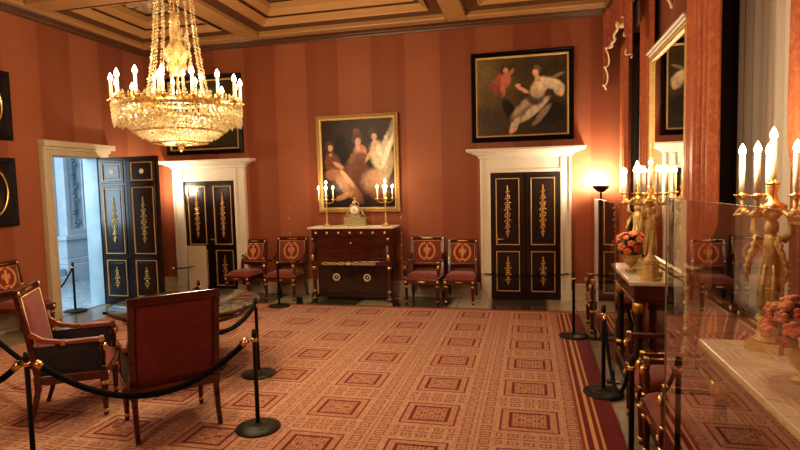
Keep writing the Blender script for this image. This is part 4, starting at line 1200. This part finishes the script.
# ================================================================ LIGHTS
lamp('bowl_fill_below', (CX, CY, ZR-.75), 14, (1, .80, .54), .2)  # unseen fill added under the chandelier to brighten its crystal bowl
for k in range(4):
    a = 2*PI*k/4+.4; lamp('chandelier_light', (CX+1.15*math.cos(a), CY+1.15*math.sin(a), ZR+.30), 60, (1, .80, .54), .12)
lamp('bowl_fill_inside', (CX, CY, ZR-.12), 16, (1, .82, .58), .12)  # unseen fill added inside the bowl so the crystals show bright
lamp('console_candle_light', (1.0, 3.10, 2.10), 16, (1, .78, .52), .12)
lamp('far_console_candle_light', (.98, 5.85, 2.08), 22, (1, .78, .52), .15)
lamp('cabinet_candle_light', (-3.40, 8.72, 1.93), 7, (1, .78, .52), .06)
lamp('cabinet_candle_light', (-2.36, 8.72, 1.93), 7, (1, .78, .52), .06)
# unseen fill light added behind the viewer, where the room goes on
lamp('rear_fill_light', (-2.9, -.6, 3.1), 115, (1, .82, .60), .5)
# daylight in the hall beyond the doorway
al = bpy.data.lights.new('hall_daylight', 'AREA'); al.energy = 170; al.color = (.66, .86, 1.0); al.shape = 'RECTANGLE'; al.size = 2.4; al.size_y = 3.5
ao = bpy.data.objects.new('hall_daylight', al); COL.objects.link(ao); ao.location = (-8.6, 5.2, 2.6); ao.rotation_euler = (math.radians(-90+8), 0, 0); ao.rotation_euler = (math.radians(82), 0, 0)
lamp('hall_lamp', (-8.4, 8.3, 3.6), 40, (.68, .86, 1.0), .4)

w_ = bpy.data.worlds.new('world'); scn.world = w_; w_.use_nodes = True
bgn = w_.node_tree.nodes.get('Background') or w_.node_tree.nodes.new('ShaderNodeBackground')
bgn.inputs[0].default_value = (.9, .6, .4, 1); bgn.inputs[1].default_value = .03

# ================================================================ CAMERA
F, yaw, pit, roll, h = 549.8, math.radians(13.44), math.radians(4.0), math.radians(-1.371), 1.9
cy_, sy_ = math.cos(yaw), math.sin(yaw)
Fv = Vector((-sy_, cy_, 0)); Rv = Vector((cy_, sy_, 0)); Uv = Vector((0, 0, 1))
F2 = Fv*math.cos(pit) - Uv*math.sin(pit); U2 = Uv*math.cos(pit) + Fv*math.sin(pit)
R3 = Rv*math.cos(roll) + U2*math.sin(roll); U3 = U2*math.cos(roll) - Rv*math.sin(roll)
cam = bpy.data.cameras.new('camera'); cam.sensor_width = 36; cam.lens = 36*F/800; cam.clip_start = .05
co = bpy.data.objects.new('camera', cam); COL.objects.link(co)
mw = Matrix((( R3.x, U3.x, -F2.x, 0), (R3.y, U3.y, -F2.y, 0), (R3.z, U3.z, -F2.z, h), (0, 0, 0, 1)))
co.matrix_world = mw
scn.camera = co
scn.view_settings.view_transform = 'Standard'
scn.view_settings.look = 'Medium High Contrast'
scn.view_settings.exposure = 0.30
scn.cycles.max_bounces = 8; scn.cycles.transparent_max_bounces = 24; scn.cycles.caustics_reflective = False; scn.cycles.caustics_refractive = False
scn.cycles.sample_clamp_indirect = 4
